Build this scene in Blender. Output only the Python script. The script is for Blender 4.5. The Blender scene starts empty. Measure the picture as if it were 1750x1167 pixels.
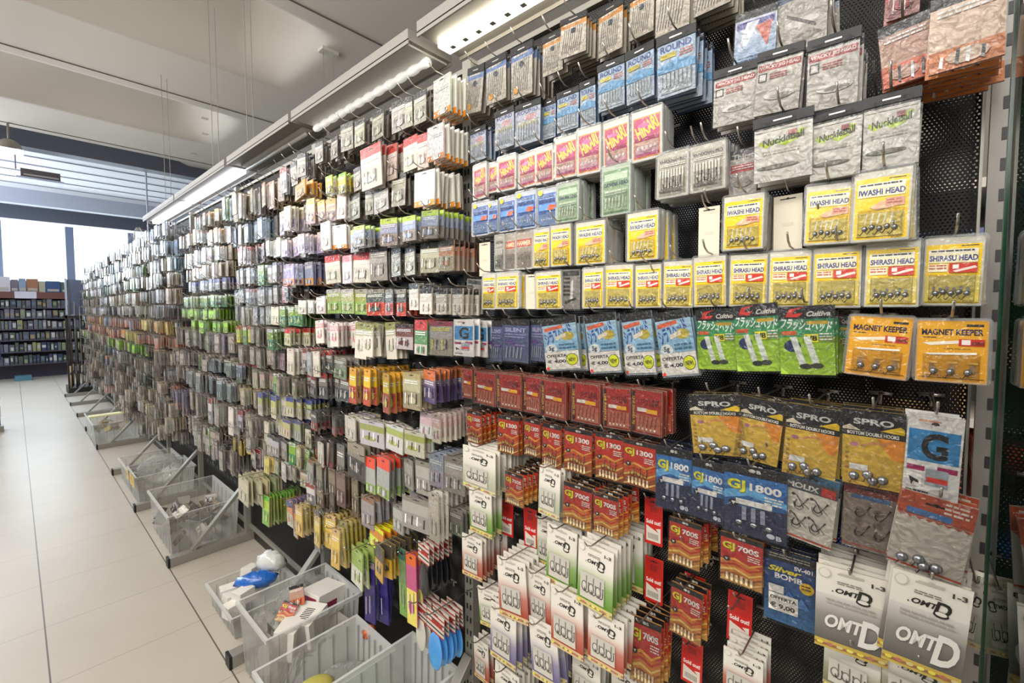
import bpy, math, random
import numpy as np
from mathutils import Vector, Matrix, Euler
S = bpy.context.scene
COL = S.collection
R = random.Random(7)
rad = math.radians

WORLD, EXPO, AISLE, NEARL, WINL, LAMPE, UP, FARL, FARU = 2.2, .78, 100, 60, 130, 6, 36, 72, 240
# ------------------------------------------------------------------ camera
cd = bpy.data.cameras.new('camera'); cam = bpy.data.objects.new('camera', cd); COL.objects.link(cam)
cd.sensor_width = 36; cd.sensor_fit = 'HORIZONTAL'; cd.lens = 763.3 / 1750 * 36
cd.shift_y = -16.6 / 1750; cd.clip_start = .02; cd.clip_end = 200
cam.location = (0, 0, 1.72); cam.rotation_euler = (rad(90 - 2.82), 0, rad(-48.18))
S.camera = cam
# ------------------------------------------------------------------ world, lights, exposure
w = bpy.data.worlds.new('world'); S.world = w; w.use_nodes = True
bg = w.node_tree.nodes['Background']; bg.inputs[0].default_value = (.80, .90, 1.0, 1); bg.inputs[1].default_value = WORLD
S.view_settings.view_transform = 'Standard'; S.view_settings.look = 'None'; S.view_settings.gamma = 1
S.view_settings.use_curve_mapping = False; S.view_settings.exposure = EXPO
def area(name, loc, rot, sx, sy, power, col=(1, 1, 1)):
    l = bpy.data.lights.new(name, 'AREA'); l.shape = 'RECTANGLE'; l.size = sx; l.size_y = sy; l.energy = power; l.color = col
    o = bpy.data.objects.new(name, l); o.location = loc; o.rotation_euler = rot; COL.objects.link(o); return o
# shop lamp row over the aisle, daylight through far windows, added unseen fill lights
area('aisle_lamp_light', (-1.0, 2.6, 3.3), (0, rad(-38), 0), .35, 10.0, AISLE, (1.0, .965, .925))
area('aisle_fill_uplight', (-1.6, 2.0, 2.9), (0, rad(180+30), 0), .6, 10.0, UP, (1.0, .97, .94))  # unseen fill added to brighten the ceiling
area('front_fill_light', (-2.2, -1.2, 2.9), (0, rad(-55), 0), .8, 4.0, NEARL, (1.0, .965, .925))  # unseen fill added to lift the packs of the near bay
area('window_daylight', (.2, 16.6, 3.25), (rad(78), 0, rad(180)), 6.0, 1.5, WINL, (.80, .89, 1.0))
area('far_aisle_fill', (-1.5, 11.5, 3.6), (0, rad(-15), 0), 2.0, 6.0, FARL, (.84, .91, 1.0))  # unseen cool fill added to lighten the far bays
area('far_fill_uplight', (-2.9, 11.6, 2.9), (0, rad(180+20), 0), 3.0, 6.0, FARU, (.84, .91, 1.0))  # unseen cool fill added to brighten the far ribbed ceiling
# ------------------------------------------------------------------ materials
def lin(c):
    if isinstance(c, str): c = tuple(int(c[i:i+2], 16) / 255 for i in (0, 2, 4))
    return tuple(v / 12.92 if v <= .04045 else ((v + .055) / 1.055) ** 2.4 for v in c[:3])
MATS = {}
def pm(name, c, rough=.5, metal=0, coat=0, emit=None, es=0, alpha=None, bump=None):
    if name in MATS: return MATS[name]
    m = bpy.data.materials.new(name); m.use_nodes = True; nt = m.node_tree; b = nt.nodes['Principled BSDF']
    b.inputs['Base Color'].default_value = (*lin(c), 1); b.inputs['Roughness'].default_value = rough; b.inputs['Metallic'].default_value = metal
    b.inputs['Coat Weight'].default_value = coat
    if emit: b.inputs['Emission Color'].default_value = (*lin(emit), 1); b.inputs['Emission Strength'].default_value = es
    if bump:
        n = nt.nodes.new('ShaderNodeTexNoise'); n.inputs['Scale'].default_value = bump[0]; n.inputs['Detail'].default_value = 3
        tc = nt.nodes.new('ShaderNodeTexCoord'); nt.links.new(tc.outputs['Object'], n.inputs['Vector'])
        bn = nt.nodes.new('ShaderNodeBump'); bn.inputs['Strength'].default_value = bump[1]; bn.inputs['Distance'].default_value = .01
        nt.links.new(n.outputs[0], bn.inputs['Height']); nt.links.new(bn.outputs[0], b.inputs['Normal'])
    MATS[name] = m; return m
def print_mat(name, rough, coat, scale, strength):
    """printed card and film: colour from the printed artwork stored per corner, crinkled clear coat on top"""
    m = bpy.data.materials.new(name); m.use_nodes = True; nt = m.node_tree; b = nt.nodes['Principled BSDF']
    a = nt.nodes.new('ShaderNodeVertexColor'); a.layer_name = 'Col'; nt.links.new(a.outputs[0], b.inputs['Base Color'])
    b.inputs['Roughness'].default_value = rough; b.inputs['Coat Weight'].default_value = coat; b.inputs['Coat Roughness'].default_value = .12
    tc = nt.nodes.new('ShaderNodeNewGeometry'); n = nt.nodes.new('ShaderNodeTexNoise'); n.inputs['Scale'].default_value = scale; n.inputs['Detail'].default_value = 2; n.inputs['Distortion'].default_value = .8
    nt.links.new(tc.outputs['Position'], n.inputs['Vector'])
    bn = nt.nodes.new('ShaderNodeBump'); bn.inputs['Strength'].default_value = strength; bn.inputs['Distance'].default_value = .01
    nt.links.new(n.outputs[0], bn.inputs['Height']); nt.links.new(bn.outputs[0], b.inputs['Coat Normal'])
    MATS[name] = m; return m
PRINT = print_mat('printed_film', .4, .8, 60, .9)
PAPER = print_mat('printed_card', .5, .15, 30, .2)
def clear_mat(name, tint, opac, rough=.1, bump=(45, .7), white=.5):
    m = bpy.data.materials.new(name); m.use_nodes = True; nt = m.node_tree; nt.nodes.clear(); N = nt.nodes.new; L = nt.links.new
    out = N('ShaderNodeOutputMaterial'); mix = N('ShaderNodeMixShader'); tr = N('ShaderNodeBsdfTransparent'); tr.inputs[0].default_value = (*tint, 1)
    g = N('ShaderNodeBsdfPrincipled'); g.inputs['Base Color'].default_value = (white, white, white * .97, 1); g.inputs['Roughness'].default_value = rough; g.inputs['Specular IOR Level'].default_value = .9
    no = N('ShaderNodeTexNoise'); no.inputs['Scale'].default_value = bump[0]; no.inputs['Detail'].default_value = 2; no.inputs['Distortion'].default_value = 1.2
    ge = N('ShaderNodeNewGeometry'); L(ge.outputs['Position'], no.inputs['Vector'])
    bn = N('ShaderNodeBump'); bn.inputs['Strength'].default_value = bump[1]; bn.inputs['Distance'].default_value = .012; L(no.outputs[0], bn.inputs['Height']); L(bn.outputs[0], g.inputs['Normal'])
    fr = N('ShaderNodeLayerWeight'); fr.inputs['Blend'].default_value = .35; L(bn.outputs[0], fr.inputs['Normal'])
    ma = N('ShaderNodeMath'); ma.operation = 'MULTIPLY_ADD'; L(fr.outputs['Fresnel'], ma.inputs[0]); ma.inputs[1].default_value = .6; ma.inputs[2].default_value = opac; ma.use_clamp = True
    L(ma.outputs[0], mix.inputs[0]); L(tr.outputs[0], mix.inputs[1]); L(g.outputs[0], mix.inputs[2]); L(mix.outputs[0], out.inputs[0])
    MATS[name] = m; return m
FILM = clear_mat('crinkled_clear_film', (.98, .98, .98), .03, .10, (55, .9), .22)
SHELL = clear_mat('clear_plastic_shell', (.93, .94, .94), .22, .15, (20, .2), .5)
BINP = clear_mat('frosted_plastic', (.94, .935, .91), .20, .35, (8, .15), .62)
BAGP = clear_mat('clear_polythene', (.96, .96, .96), .10, .12, (25, 1.0), .8)
def glass_mat():
    m = bpy.data.materials.new('panel_glass'); m.use_nodes = True; nt = m.node_tree; nt.nodes.clear(); N = nt.nodes.new; L = nt.links.new
    out = N('ShaderNodeOutputMaterial'); mix = N('ShaderNodeMixShader'); tr = N('ShaderNodeBsdfTransparent'); tr.inputs[0].default_value = (.88, .94, .90, 1)
    g = N('ShaderNodeBsdfGlossy'); g.inputs['Roughness'].default_value = .01; f = N('ShaderNodeFresnel'); f.inputs[0].default_value = 1.45
    L(f.outputs[0], mix.inputs[0]); L(tr.outputs[0], mix.inputs[1]); L(g.outputs[0], mix.inputs[2]); L(mix.outputs[0], out.inputs[0]); return m
GLASS = glass_mat()
STEEL = pm('grey_painted_steel', '98958c', .38, .35, bump=(3, .05))
DSTEEL = pm('dark_painted_steel', '2b2725', .5, .2)
WIRE = pm('dull_chrome_wire', 'b5aea4', .3, .9)
LEAD = pm('lead_grey', '8d8d90', .3, .8)
HOOK = pm('nickel_hook_wire', '55504a', .25, .9)
BLACKP = pm('black_plastic', '0d0d0e', .5)
def perforated(dark='1d1a19'):
    m = bpy.data.materials.new('perforated_black_steel'); m.use_nodes = True; nt = m.node_tree; nt.nodes.clear(); N = nt.nodes.new; L = nt.links.new
    out = N('ShaderNodeOutputMaterial'); mix = N('ShaderNodeMixShader'); tr = N('ShaderNodeBsdfTransparent')
    g = N('ShaderNodeBsdfPrincipled'); g.inputs['Base Color'].default_value = (*lin(dark), 1); g.inputs['Roughness'].default_value = .6; g.inputs['Specular IOR Level'].default_value = .3
    tc = N('ShaderNodeTexCoord'); sx = N('ShaderNodeSeparateXYZ'); L(tc.outputs['Object'], sx.inputs[0])
    def M(op, a, b=None, c=None):
        n = N('ShaderNodeMath'); n.operation = op
        for i, v in enumerate((a, b, c)):
            if v is None: continue
            if isinstance(v, (int, float)): n.inputs[i].default_value = v
            else: L(v, n.inputs[i])
        return n.outputs[0]
    p = .0066; u = M('DIVIDE', sx.outputs['Y'], p); v = M('DIVIDE', sx.outputs['Z'], p * .866)
    row = M('FLOOR', v); odd = M('MULTIPLY', M('FLOORED_MODULO', row, 2.0), .5)
    fu = M('SUBTRACT', M('FRACT', M('ADD', u, odd)), .5); fv = M('MULTIPLY', M('SUBTRACT', M('FRACT', v), .5), .866)
    d = M('SQRT', M('ADD', M('MULTIPLY', fu, fu), M('MULTIPLY', fv, fv))); hole = M('LESS_THAN', d, .27)
    L(hole, mix.inputs[0]); L(g.outputs[0], mix.inputs[1]); L(tr.outputs[0], mix.inputs[2]); L(mix.outputs[0], out.inputs[0]); return m
PERF = perforated()

# ------------------------------------------------------------------ mesh builders
class MB:
    def __init__(s): s.v = []; s.f = []; s.mi = []; s.mats = []
    def m(s, mat):
        if mat not in s.mats: s.mats.append(mat)
        return s.mats.index(mat)
    def box(s, x0, y0, z0, x1, y1, z1, mat, M=None):
        b = len(s.v); P = [(x, y, z) for z in (z0, z1) for y in (y0, y1) for x in (x0, x1)]
        if M is not None: P = [tuple(M @ Vector(p)) for p in P]
        s.v += P; k = s.m(mat)
        for f in ((0,2,3,1),(4,5,7,6),(0,1,5,4),(2,6,7,3),(0,4,6,2),(1,3,7,5)): s.f.append(tuple(b+i for i in f)); s.mi.append(k)
    def tube(s, pts, r, mat, n=6, cap=True):
        pts = [Vector(p) for p in pts]; k = s.m(mat); rings = []
        for i, p in enumerate(pts):
            d = (pts[min(i+1, len(pts)-1)] - pts[max(i-1, 0)]).normalized()
            a = d.orthogonal().normalized() if i == 0 else (a - d * a.dot(d)).normalized()
            c = d.cross(a); rr = r[i] if isinstance(r, (list, tuple)) else r; b = len(s.v)
            s.v += [tuple(p + (a * math.cos(t) + c * math.sin(t)) * rr) for t in (2*math.pi*j/n for j in range(n))]; rings.append(b)
        for a0, b0 in zip(rings, rings[1:]):
            for j in range(n): s.f.append((a0+j, a0+(j+1) % n, b0+(j+1) % n, b0+j)); s.mi.append(k)
        if cap: s.f.append(tuple(rings[0]+j for j in range(n))[::-1]); s.mi.append(k); s.f.append(tuple(rings[-1]+j for j in range(n))); s.mi.append(k)
    def ell(s, c, rx, ry, rz, mat, nu=8, nv=5, M=None, jit=0):
        k = s.m(mat); b = len(s.v); P = [(0, 0, 1)] + [(math.sin(math.pi*i/nv)*math.cos(2*math.pi*j/nu), math.sin(math.pi*i/nv)*math.sin(2*math.pi*j/nu), math.cos(math.pi*i/nv)) for i in range(1, nv) for j in range(nu)] + [(0, 0, -1)]
        for p in P:
            q = 1 + (R.uniform(-jit, jit) if jit else 0); v = Vector((p[0]*rx*q, p[1]*ry*q, p[2]*rz*q))
            if M is not None: v = M @ v
            s.v.append((c[0]+v.x, c[1]+v.y, c[2]+v.z))
        for j in range(nu): s.f.append((b, b+1+j, b+1+(j+1) % nu)); s.mi.append(k)
        for i in range(nv-2):
            for j in range(nu):
                q = b+1+i*nu; s.f.append((q+j, q+nu+j, q+nu+(j+1) % nu, q+(j+1) % nu)); s.mi.append(k)
        q = b+1+(nv-2)*nu; e = b+1+(nv-1)*nu
        for j in range(nu): s.f.append((q+j, e, q+(j+1) % nu)); s.mi.append(k)
    def poly(s, P, mat): b = len(s.v); s.v += list(P); s.f.append(tuple(range(b, b+len(P)))); s.mi.append(s.m(mat))
    def mesh(s, name, smooth=False):
        me = bpy.data.meshes.new(name); me.from_pydata(s.v, [], s.f)
        for m in s.mats: me.materials.append(m)
        me.polygons.foreach_set('material_index', s.mi)
        if smooth: me.polygons.foreach_set('use_smooth', [True]*len(s.f))
        me.update(); return me
def link(name, data, parent=None, loc=None, rot=None, label=None, cat=None, group=None, kind=None, scale=None):
    o = bpy.data.objects.new(name, data); COL.objects.link(o)
    if parent is not None: o.parent = parent
    if loc is not None: o.location = loc
    if rot is not None: o.rotation_euler = rot
    if scale is not None: o.scale = scale
    for k, v in (('label', label), ('category', cat), ('group', group), ('kind', kind)):
        if v: o[k] = v
    return o
def put(name, mb, parent=None, smooth=False, bevel=0, **k):
    o = link(name, mb.mesh(name, smooth), parent, **k)
    if bevel:
        b = o.modifiers.new('bevel', 'BEVEL'); b.width = bevel; b.segments = 2; b.limit_method = 'ANGLE'
    return o
# ------------------------------------------------------------------ room
def floor_mat():
    m = bpy.data.materials.new('beige_porcelain_tiles'); m.use_nodes = True; nt = m.node_tree; b = nt.nodes['Principled BSDF']; N = nt.nodes.new; L = nt.links.new
    ge = N('ShaderNodeNewGeometry'); sx = N('ShaderNodeSeparateXYZ'); L(ge.outputs['Position'], sx.inputs[0])
    def M(op, a, c=None, d=None):
        n = N('ShaderNodeMath'); n.operation = op
        for i, v in enumerate((a, c, d)):
            if v is None: continue
            if isinstance(v, (int, float)): n.inputs[i].default_value = v
            else: L(v, n.inputs[i])
        return n.outputs[0]
    def joint(o, off, p, wd): return M('LESS_THAN', M('ABSOLUTE', M('SUBTRACT', M('FRACT', M('ADD', M('DIVIDE', M('SUBTRACT', o, off), p), .5)), .5)), wd / p)
    jx = joint(sx.outputs['X'], .055, .58, .0032); jy = joint(sx.outputs['Y'], 2.885, .558, .0018)
    no = N('ShaderNodeTexNoise'); no.inputs['Scale'].default_value = 1.7; no.inputs['Detail'].default_value = 4; L(ge.outputs['Position'], no.inputs['Vector'])
    cr = N('ShaderNodeMixRGB'); L(no.outputs[0], cr.inputs[0]); cr.inputs[1].default_value = (*lin('afa596'), 1); cr.inputs[2].default_value = (*lin('c1b8aa'), 1)
    m1 = N('ShaderNodeMixRGB'); L(jy, m1.inputs[0]); L(cr.outputs[0], m1.inputs[1]); m1.inputs[2].default_value = (*lin('8e8678'), 1)
    m2 = N('ShaderNodeMixRGB'); L(jx, m2.inputs[0]); L(m1.outputs[0], m2.inputs[1]); m2.inputs[2].default_value = (*lin('5e574c'), 1)
    L(m2.outputs[0], b.inputs['Base Color']); b.inputs['Roughness'].default_value = .36; b.inputs['Specular IOR Level'].default_value = .4
    bp = N('ShaderNodeBump'); bp.inputs['Strength'].default_value = .06; n2 = N('ShaderNodeTexNoise'); n2.inputs['Scale'].default_value = 25; L(ge.outputs['Position'], n2.inputs['Vector']); L(n2.outputs[0], bp.inputs['Height']); L(bp.outputs[0], b.inputs['Normal'])
    return m
mb = MB(); mb.box(-6, -4, -.1, 6, 18, 0, floor_mat()); put('floor', mb, kind='structure')
CEIL = pm('ceiling_offwhite_paint', 'dad4ca', .8, bump=(1.5, .15)); SEAM = pm('ceiling_joint', '6b645b', .9)
# precast ceiling: flat strips with a joint, vaulted coves between them that close before the wall side
def cove(x, y):
    t = (y - 5.78 + 24) % 2.62
    # flat strip 0..1.25, cove 1.25..2.62
    if t < 1.25: p = 0
    else:
        s = (t - 1.25) / 1.37
        p = math.sin(s / .35 * math.pi / 2) if s < .35 else math.cos((s - .35) / .65 * math.pi / 2) ** .7
    e = max(0, min(1, (2.15 - x) / .55)); e = e * e * (3 - 2 * e)
    return .5 * p * e
nx, ny = 40, 330; xs = [-6 + 12 * i / nx for i in range(nx + 1)] if 0 else sorted(set([-6, -4, -2, -1, 0, 1, 1.4] + [1.5 + .05*i for i in range(16)] + [3, 4, 6])); ys = [-4 + 13.4 * j / ny for j in range(ny + 1)]
mb = MB(); k = mb.m(CEIL)
for y in ys:
    for x in xs: mb.v.append((x, y, 4.2 + cove(x, y)))
W_ = len(xs)
for j in range(len(ys) - 1):
    for i in range(W_ - 1): a = j * W_ + i; mb.f.append((a, a+W_, a+W_+1, a+1)); mb.mi.append(k)
put('ceiling', mb, smooth=True, kind='structure')
mb = MB()
for yy in (-1.45, 1.17, 3.79, 6.40, 9.02): mb.box(-6, yy-.006, 4.192, 6, yy+.006, 4.2, SEAM)
put('trim_1', mb, kind='structure')
WHT = pm('white_ribbed_sheet', 'e6eaf2', .6); DK = pm('dark_blue_grey_steel', '565b68', .5); LG = pm('light_grey_steel', 'aab0bd', .4)
mb = MB(); mb.box(-6, 9.4, 4.02, 6, 9.62, 4.35, DK); mb.box(-6, 9.72, 4.08, 6, 9.9, 4.35, pm('mid_grey_steel', '7e8491', .5)); put('trim_2', mb, kind='structure')
mb = MB(); mb.box(-6, 9.9, 4.3, 6, 15.2, 4.36, WHT)
for i in range(8): mb.box(-6, 10.5 + i*.62, 4.285, 6, 10.53 + i*.62, 4.302, pm('sheet_seam', '8b909c', .6))
put('ceiling_far', mb, kind='structure')
mb = MB(); mb.box(-6, 14.2, 3.98, 6, 14.45, 4.3, LG); mb.box(-6, 15.0, 3.75, 6, 15.5, 4.36, DK); mb.box(-6, 15.5, 4.3, 6, 17.1, 4.36, DK); put('trim_3', mb, kind='structure')
# far wall with a band of windows
WALLM = pm('grey_wall_paint', 'a7a9ad', .8)
mb = MB(); mb.box(-6, 17, 0, 6, 17.2, 2.42, WALLM); mb.box(-6, 17, 4.08, 6, 17.2, 4.4, LG); put('wall_far', mb, kind='structure')
mb = MB(); mb.box(-6, 16.85, 3.95, 6, 16.97, 4.14, LG); mb.box(-6, 16.9, 2.4, 6, 17.02, 2.46, LG); put('trim_4', mb, kind='structure')
FR = pm('blue_grey_window_frame', '8f9cb8', .4)
for i in range(-3, 5):
    x0 = -.19 + i * 1.29
    mb = MB(); mb.box(x0 - .08, 16.95, 2.46, x0 + .08, 17.1, 4.08, FR); put('window_%d' % (i + 4), mb, kind='structure')
for i in range(-3, 4):
    x0 = -.19 + i * 1.29
    mb = MB(); mb.box(x0 + .08, 17.03, 2.46, x0 + 1.21, 17.036, 4.08, GLASS); put('window_pane_%d' % (i + 4), mb, kind='structure')
mb = MB(); mb.box(6, -4, 0, 6.1, 17, 4.4, WALLM); put('wall_right', mb, kind='structure')
mb = MB(); mb.box(-6.1, -4, 0, -6, 17, 4.4, WALLM); put('wall_left', mb, kind='structure')
mb = MB(); mb.box(-6, -4.1, 0, 6, -4, 4.4, WALLM); put('wall_back', mb, kind='structure')
# ------------------------------------------------------------------ gondola bays
DPOST = pm('dark_grey_post', '6f6c66', .4, .3)
POST = [-.10, 1.20, 2.40, 3.66, 4.89, 6.16, 7.44, 8.70, 9.95, 11.2, 12.4]
BAYN = ['nearest', 'second', 'third', 'fourth', 'fifth', 'sixth', 'seventh', 'eighth', 'ninth', 'farthest']
def upright(par, y):
    mb = MB(); hw = .013 if y < 0 else .022; mb.box(1.10, y-hw, .06, 1.115, y+hw, 2.60, DPOST if y < 0 else STEEL); mb.box(1.115, y-.022, .06, 1.15, y-.018, 2.60, STEEL); mb.box(1.115, y+.018, .06, 1.15, y+.022, 2.60, STEEL)
    if y < 2:
        for i in range(46):
            for s in ((-.004,) if y < 0 else (-.009, .009)): mb.box(1.0985, y+s-.003, .25+i*.05, 1.1, y+s+.003, .27+i*.05, BLACKP)
    put('upright', mb, par)
def foot(par, y):
    mb = MB(); mb.box(.64, y-.03, 0, 1.16, y+.03, .06, STEEL); put('foot', mb, par, bevel=.003)
    mb = MB(); mb.box(.628, y-.031, 0, .641, y+.031, .062, BLACKP); put('foot_cap', mb, par)
    mb = MB(); a = Vector((.77, y, .06)); b = Vector((1.10, y, .42)); d = b - a; ang = -math.atan2(d.z, d.x)
    mb.box(0, -.02, -.012, d.length, .02, .012, STEEL, Matrix.Translation(a) @ Matrix.Rotation(ang, 4, 'Y')); put('brace', mb, par, bevel=.002)
for i in range(len(POST) - 1):
    y0, y1 = POST[i], POST[i+1]
    g = link('display_gondola', None, loc=(0, 0, 0), label='black perforated display gondola, %s bay along the aisle' % BAYN[i], cat='display stand', group='gondola bays in one run')
    upright(g, y0)
    if i == 9: upright(g, y1); foot(g, y1)
    if i > 0: foot(g, y0)
    zb = .12 if i else .12
    mb = MB(); mb.poly([(1.135, y0+.022, zb), (1.135, y1-.022, zb), (1.135, y1-.022, 2.585), (1.135, y0+.022, 2.585)], PERF); put('perforated_panel', mb, g)
    mb = MB(); mb.poly([(1.215, y0+.022, zb), (1.215, y1-.022, zb), (1.215, y1-.022, 2.585), (1.215, y0+.022, 2.585)], PERF); put('rear_perforated_panel', mb, g)
    mb = MB(); mb.box(1.12, y0+.022, 2.575, 1.14, y1-.022, 2.592, STEEL); put('top_rail', mb, g); mb = MB(); mb.box(1.12, y0+.022, .10, 1.14, y1-.022, .125, STEEL); put('bottom_rail', mb, g)
    mb = MB(); mb.box(1.15, y0+.024, .0, 1.17, y1-.024, .30, DSTEEL); put('kick_plate', mb, g)
g = MB(); g.box(.42, -.108, .02, 1.0, -.100, 2.9, GLASS); gp = link('glass_end_panel', None, label='tall clear glass side panel with green edges at the near end', cat='glass panel')
put('pane', g, gp)
GE = pm('green_glass_edge', '23503a', .15)
g = MB(); g.box(.996, -.110, .02, 1.008, -.098, 2.9, GE); put('polished_edge', g, gp, label='dark green polished glass edge')
# ------------------------------------------------------------------ strip lamp above the gondola run
LAMPON = pm('lamp_diffuser_lit', 'ffffff', .4, emit='fff6e0', es=LAMPE); LAMPON2 = pm('lamp_diffuser_daylit', 'ffffff', .4, emit='eef3ff', es=LAMPE)
TUBE = pm('lamp_tube_glow', 'ffffff', .3, emit='fffbf0', es=.22); HOUS = pm('lamp_housing_grey', '9d9992', .5, .1); REF = pm('lamp_reflector', 'dcd9d2', .35)
segs = [(-2.6, -.56, 0), (-.52, 1.50, 0), (1.56, 2.70, 1), (2.74, 3.86, 3), (3.92, 5.48, 2), (5.52, 7.08, 2)]
LB = ['lit strip lamp passing out of the top of the photo', 'brightest lit strip lamp above the nearest bay', 'strip lamp with ribbed shiny tube above the second bay', 'strip lamp with unlit tube above the third bay', 'slim lit strip lamp above the fourth and fifth bays', 'slim lit strip lamp ending the row before the windows']
RODS = {0: -1.6, 1: 1.30, 3: 3.5, 4: 4.3, 5: 6.0}
for q, (a, b, t) in enumerate(segs):
    L_ = link('strip_lamp', None, loc=(0, 0, 0), label=LB[q], cat='ceiling lamp', group='strip lamps above the gondola')
    mb = MB(); mb.box(1.11, a, 2.815, 1.34, b, 2.86, HOUS); mb.box(1.11, a, 2.80, 1.115, b, 2.82, HOUS); mb.box(1.335, a, 2.80, 1.34, b, 2.82, HOUS); put('housing', mb, L_)
    if q in RODS:
        y = RODS[q]; mb = MB(); mb.tube([(1.14, y, 2.855), (1.14, y, 4.2)], .0025, HOUS); put('suspension_rod', mb, L_); mb = MB(); mb.tube([(1.20, y+.06, 2.855), (1.20, y+.06, 4.2)], .0025, HOUS); put('suspension_rod', mb, L_)
    if t in (0, 2):
        mb = MB(); mb.box(1.20, a+.02, 2.79, 1.265, b-.02, 2.818, LAMPON if t == 0 else LAMPON2); put('diffuser', mb, L_)
        if t == 0:
            mb = MB(); y = a + .06
            while y < b - .05: mb.box(1.225, y, 2.786, 1.245, y+.022, 2.7905, pm('louvre_grey', 'a9aa9c', .5)); y += .075
            put('louvre', mb, L_)
    elif t == 1:
        mb = MB(); n = 46; pts = [(1.235, a+.03+(b-a-.06)*i/n, 2.788) for i in range(n+1)]; mb.tube(pts, [.015 + (.005 if i % 4 < 2 else 0) for i in range(n+1)], TUBE, 10); put('tube', mb, L_, smooth=True)
        mb = MB(); mb.box(1.12, a+.02, 2.806, 1.33, b-.02, 2.8145, REF); put('reflector', mb, L_)
    else:
        mb = MB(); mb.box(1.20, a+.02, 2.805, 1.26, b-.02, 2.818, REF); put('reflector', mb, L_)
        mb = MB(); mb.tube([(1.235, a+.04, 2.79), (1.235, b-.04, 2.79)], .012, pm('unlit_tube', 'c9c7c0', .3), 8); put('tube', mb, L_, smooth=True)
mb = MB(); mb.tube([(2.16, 4.25, 2.2), (2.16, 4.25, 4.2)], .003, HOUS); put('hanging_wire', mb, label='thin wire hanging from white ceiling bracket behind the gondola', cat='wire')
mb = MB(); mb.tube([(2.06, 4.25, 2.2), (2.06, 4.25, 4.2)], .003, HOUS); put('hanging_wire', mb, label='second thin wire behind the gondola, on the window side', cat='wire')
mb = MB(); mb.box(2.03, 4.20, 4.17, 2.19, 4.30, 4.2, pm('white_bracket', 'd8d4c8', .6)); put('ceiling_bracket', mb, label='white ceiling bracket holding two thin wires', cat='bracket')
# ------------------------------------------------------------------ printed packs
_txt = {}
def glyphs(t, it=0):
    if (t, it) not in _txt:
        cu = bpy.data.curves.new('t', 'FONT'); cu.body = t; cu.resolution_u = 3; cu.shear = it; cu.offset = .034
        o = bpy.data.objects.new('t', cu); me = bpy.data.meshes.new_from_object(o)
        v = np.array([p.co[:2] for p in me.vertices]) if len(me.vertices) else np.zeros((1, 2)); f = [tuple(p.vertices) for p in me.polygons]
        lo, hi = v.min(0), v.max(0); v = (v - lo) / np.maximum(hi - lo, 1e-6); _txt[(t, it)] = (v, f)
        bpy.data.objects.remove(o); bpy.data.curves.remove(cu); bpy.data.meshes.remove(me)
    return _txt[(t, it)]
class Card:
    """a printed card or filled bag, hanging from its top edge: x across, z down from 0, front towards -y"""
    def __init__(s, w, h, t=.002, side='cccccc', cut=1):
        full = h; h = h * cut; s.w, s.h, s.t = w, h, t; s.v = []; s.f = []; s.c = []; s.lay = 0
        b = [(-w/2, -t/2, -h), (w/2, -t/2, -h), (w/2, -t/2, 0), (-w/2, -t/2, 0), (-w/2, t/2, -h), (w/2, t/2, -h), (w/2, t/2, 0), (-w/2, t/2, 0)]
        s.v = b; s.f = [(5,4,7,6), (4,0,3,7), (1,5,6,2), (3,2,6,7), (4,5,1,0), (0,1,2,3)]; a_, b_ = (side.split('|') * 2)[:2]; s.c = [[lin(b_ if i in (0, 1, 4, 5) else a_) for i in q] for q in s.f]; s.h = full
    def y(s): s.lay += 1; return -s.t/2 - .00012 * s.lay
    def P(s, pts, cols):
        b = len(s.v); y = s.y(); s.v += [((x-.5)*s.w, y, -z*s.h) for x, z in pts]; s.f.append(tuple(range(b, b+len(pts)))); s.c.append(cols if isinstance(cols, list) else [lin(cols)]*len(pts))
    def R(s, x0, y0, x1, y1, c, c2=None):
        a = lin(c); b = lin(c2) if c2 else a; s.P([(x0, y1), (x1, y1), (x1, y0), (x0, y0)], [b, b, a, a])
    def E(s, cx, cy, rx, ry, c, n=12): s.P([(cx+rx*math.cos(-2*math.pi*i/n), cy+ry*math.sin(-2*math.pi*i/n)) for i in range(n)], c)
    def T(s, t, x0, y0, x1, y1, c, it=0, rot=0):
        v, f = glyphs(t, it); y = s.y(); b = len(s.v); c = lin(c)
        for a, q in v:
            X, Z = x0 + a*(x1-x0), y1 + (y0-y1)*q
            if rot:
                mx, mz = (x0+x1)/2*s.w, (y0+y1)/2*s.h; dx, dz = X*s.w-mx, Z*s.h-mz; cs, sn = math.cos(rot), math.sin(rot); X, Z = (mx+dx*cs-dz*sn)/s.w, (mz+dx*sn+dz*cs)/s.h
            s.v.append(((X-.5)*s.w, y, -Z*s.h))
        for q in f: s.f.append(tuple(b+i for i in q)); s.c.append([c]*len(q))
    def L(s, x0, y0, x1, y1, n, c, rg=None):
        """lines of small print"""
        rg = rg or random.Random(int(x0*99+y0*77+n)); h = (y1-y0)/n
        for i in range(n):
            x = x0
            while x < x1 - .03:
                l = min(rg.uniform(.05, .16), x1-x); s.R(x, y0+h*i, x+l*.85, y0+h*(i+.5), c); x += l
    def V(s, x0, y0, x1, y1, n, c):
        for i in range(n): a = x0+(x1-x0)*i/n; s.R(a, y0, a+(x1-x0)/n*.5, y1, c)
    def mesh(s, name, mat):
        me = bpy.data.meshes.new(name); me.from_pydata(s.v, [], s.f); me.materials.append(mat)
        ca = me.color_attributes.new('Col', 'FLOAT_COLOR', 'CORNER')
        arr = np.array([(*q, 1.0) for f in s.c for q in f], dtype=np.float32); ca.data.foreach_set('color', arr.ravel()); me.update(); return me
def slot(c, col='0c0c0c', y=.05, w=.3): c.R(.5-w/2, y, .5+w/2, y+.022, col); c.E(.5, y+.006, .05, .022, col, 8)
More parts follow.
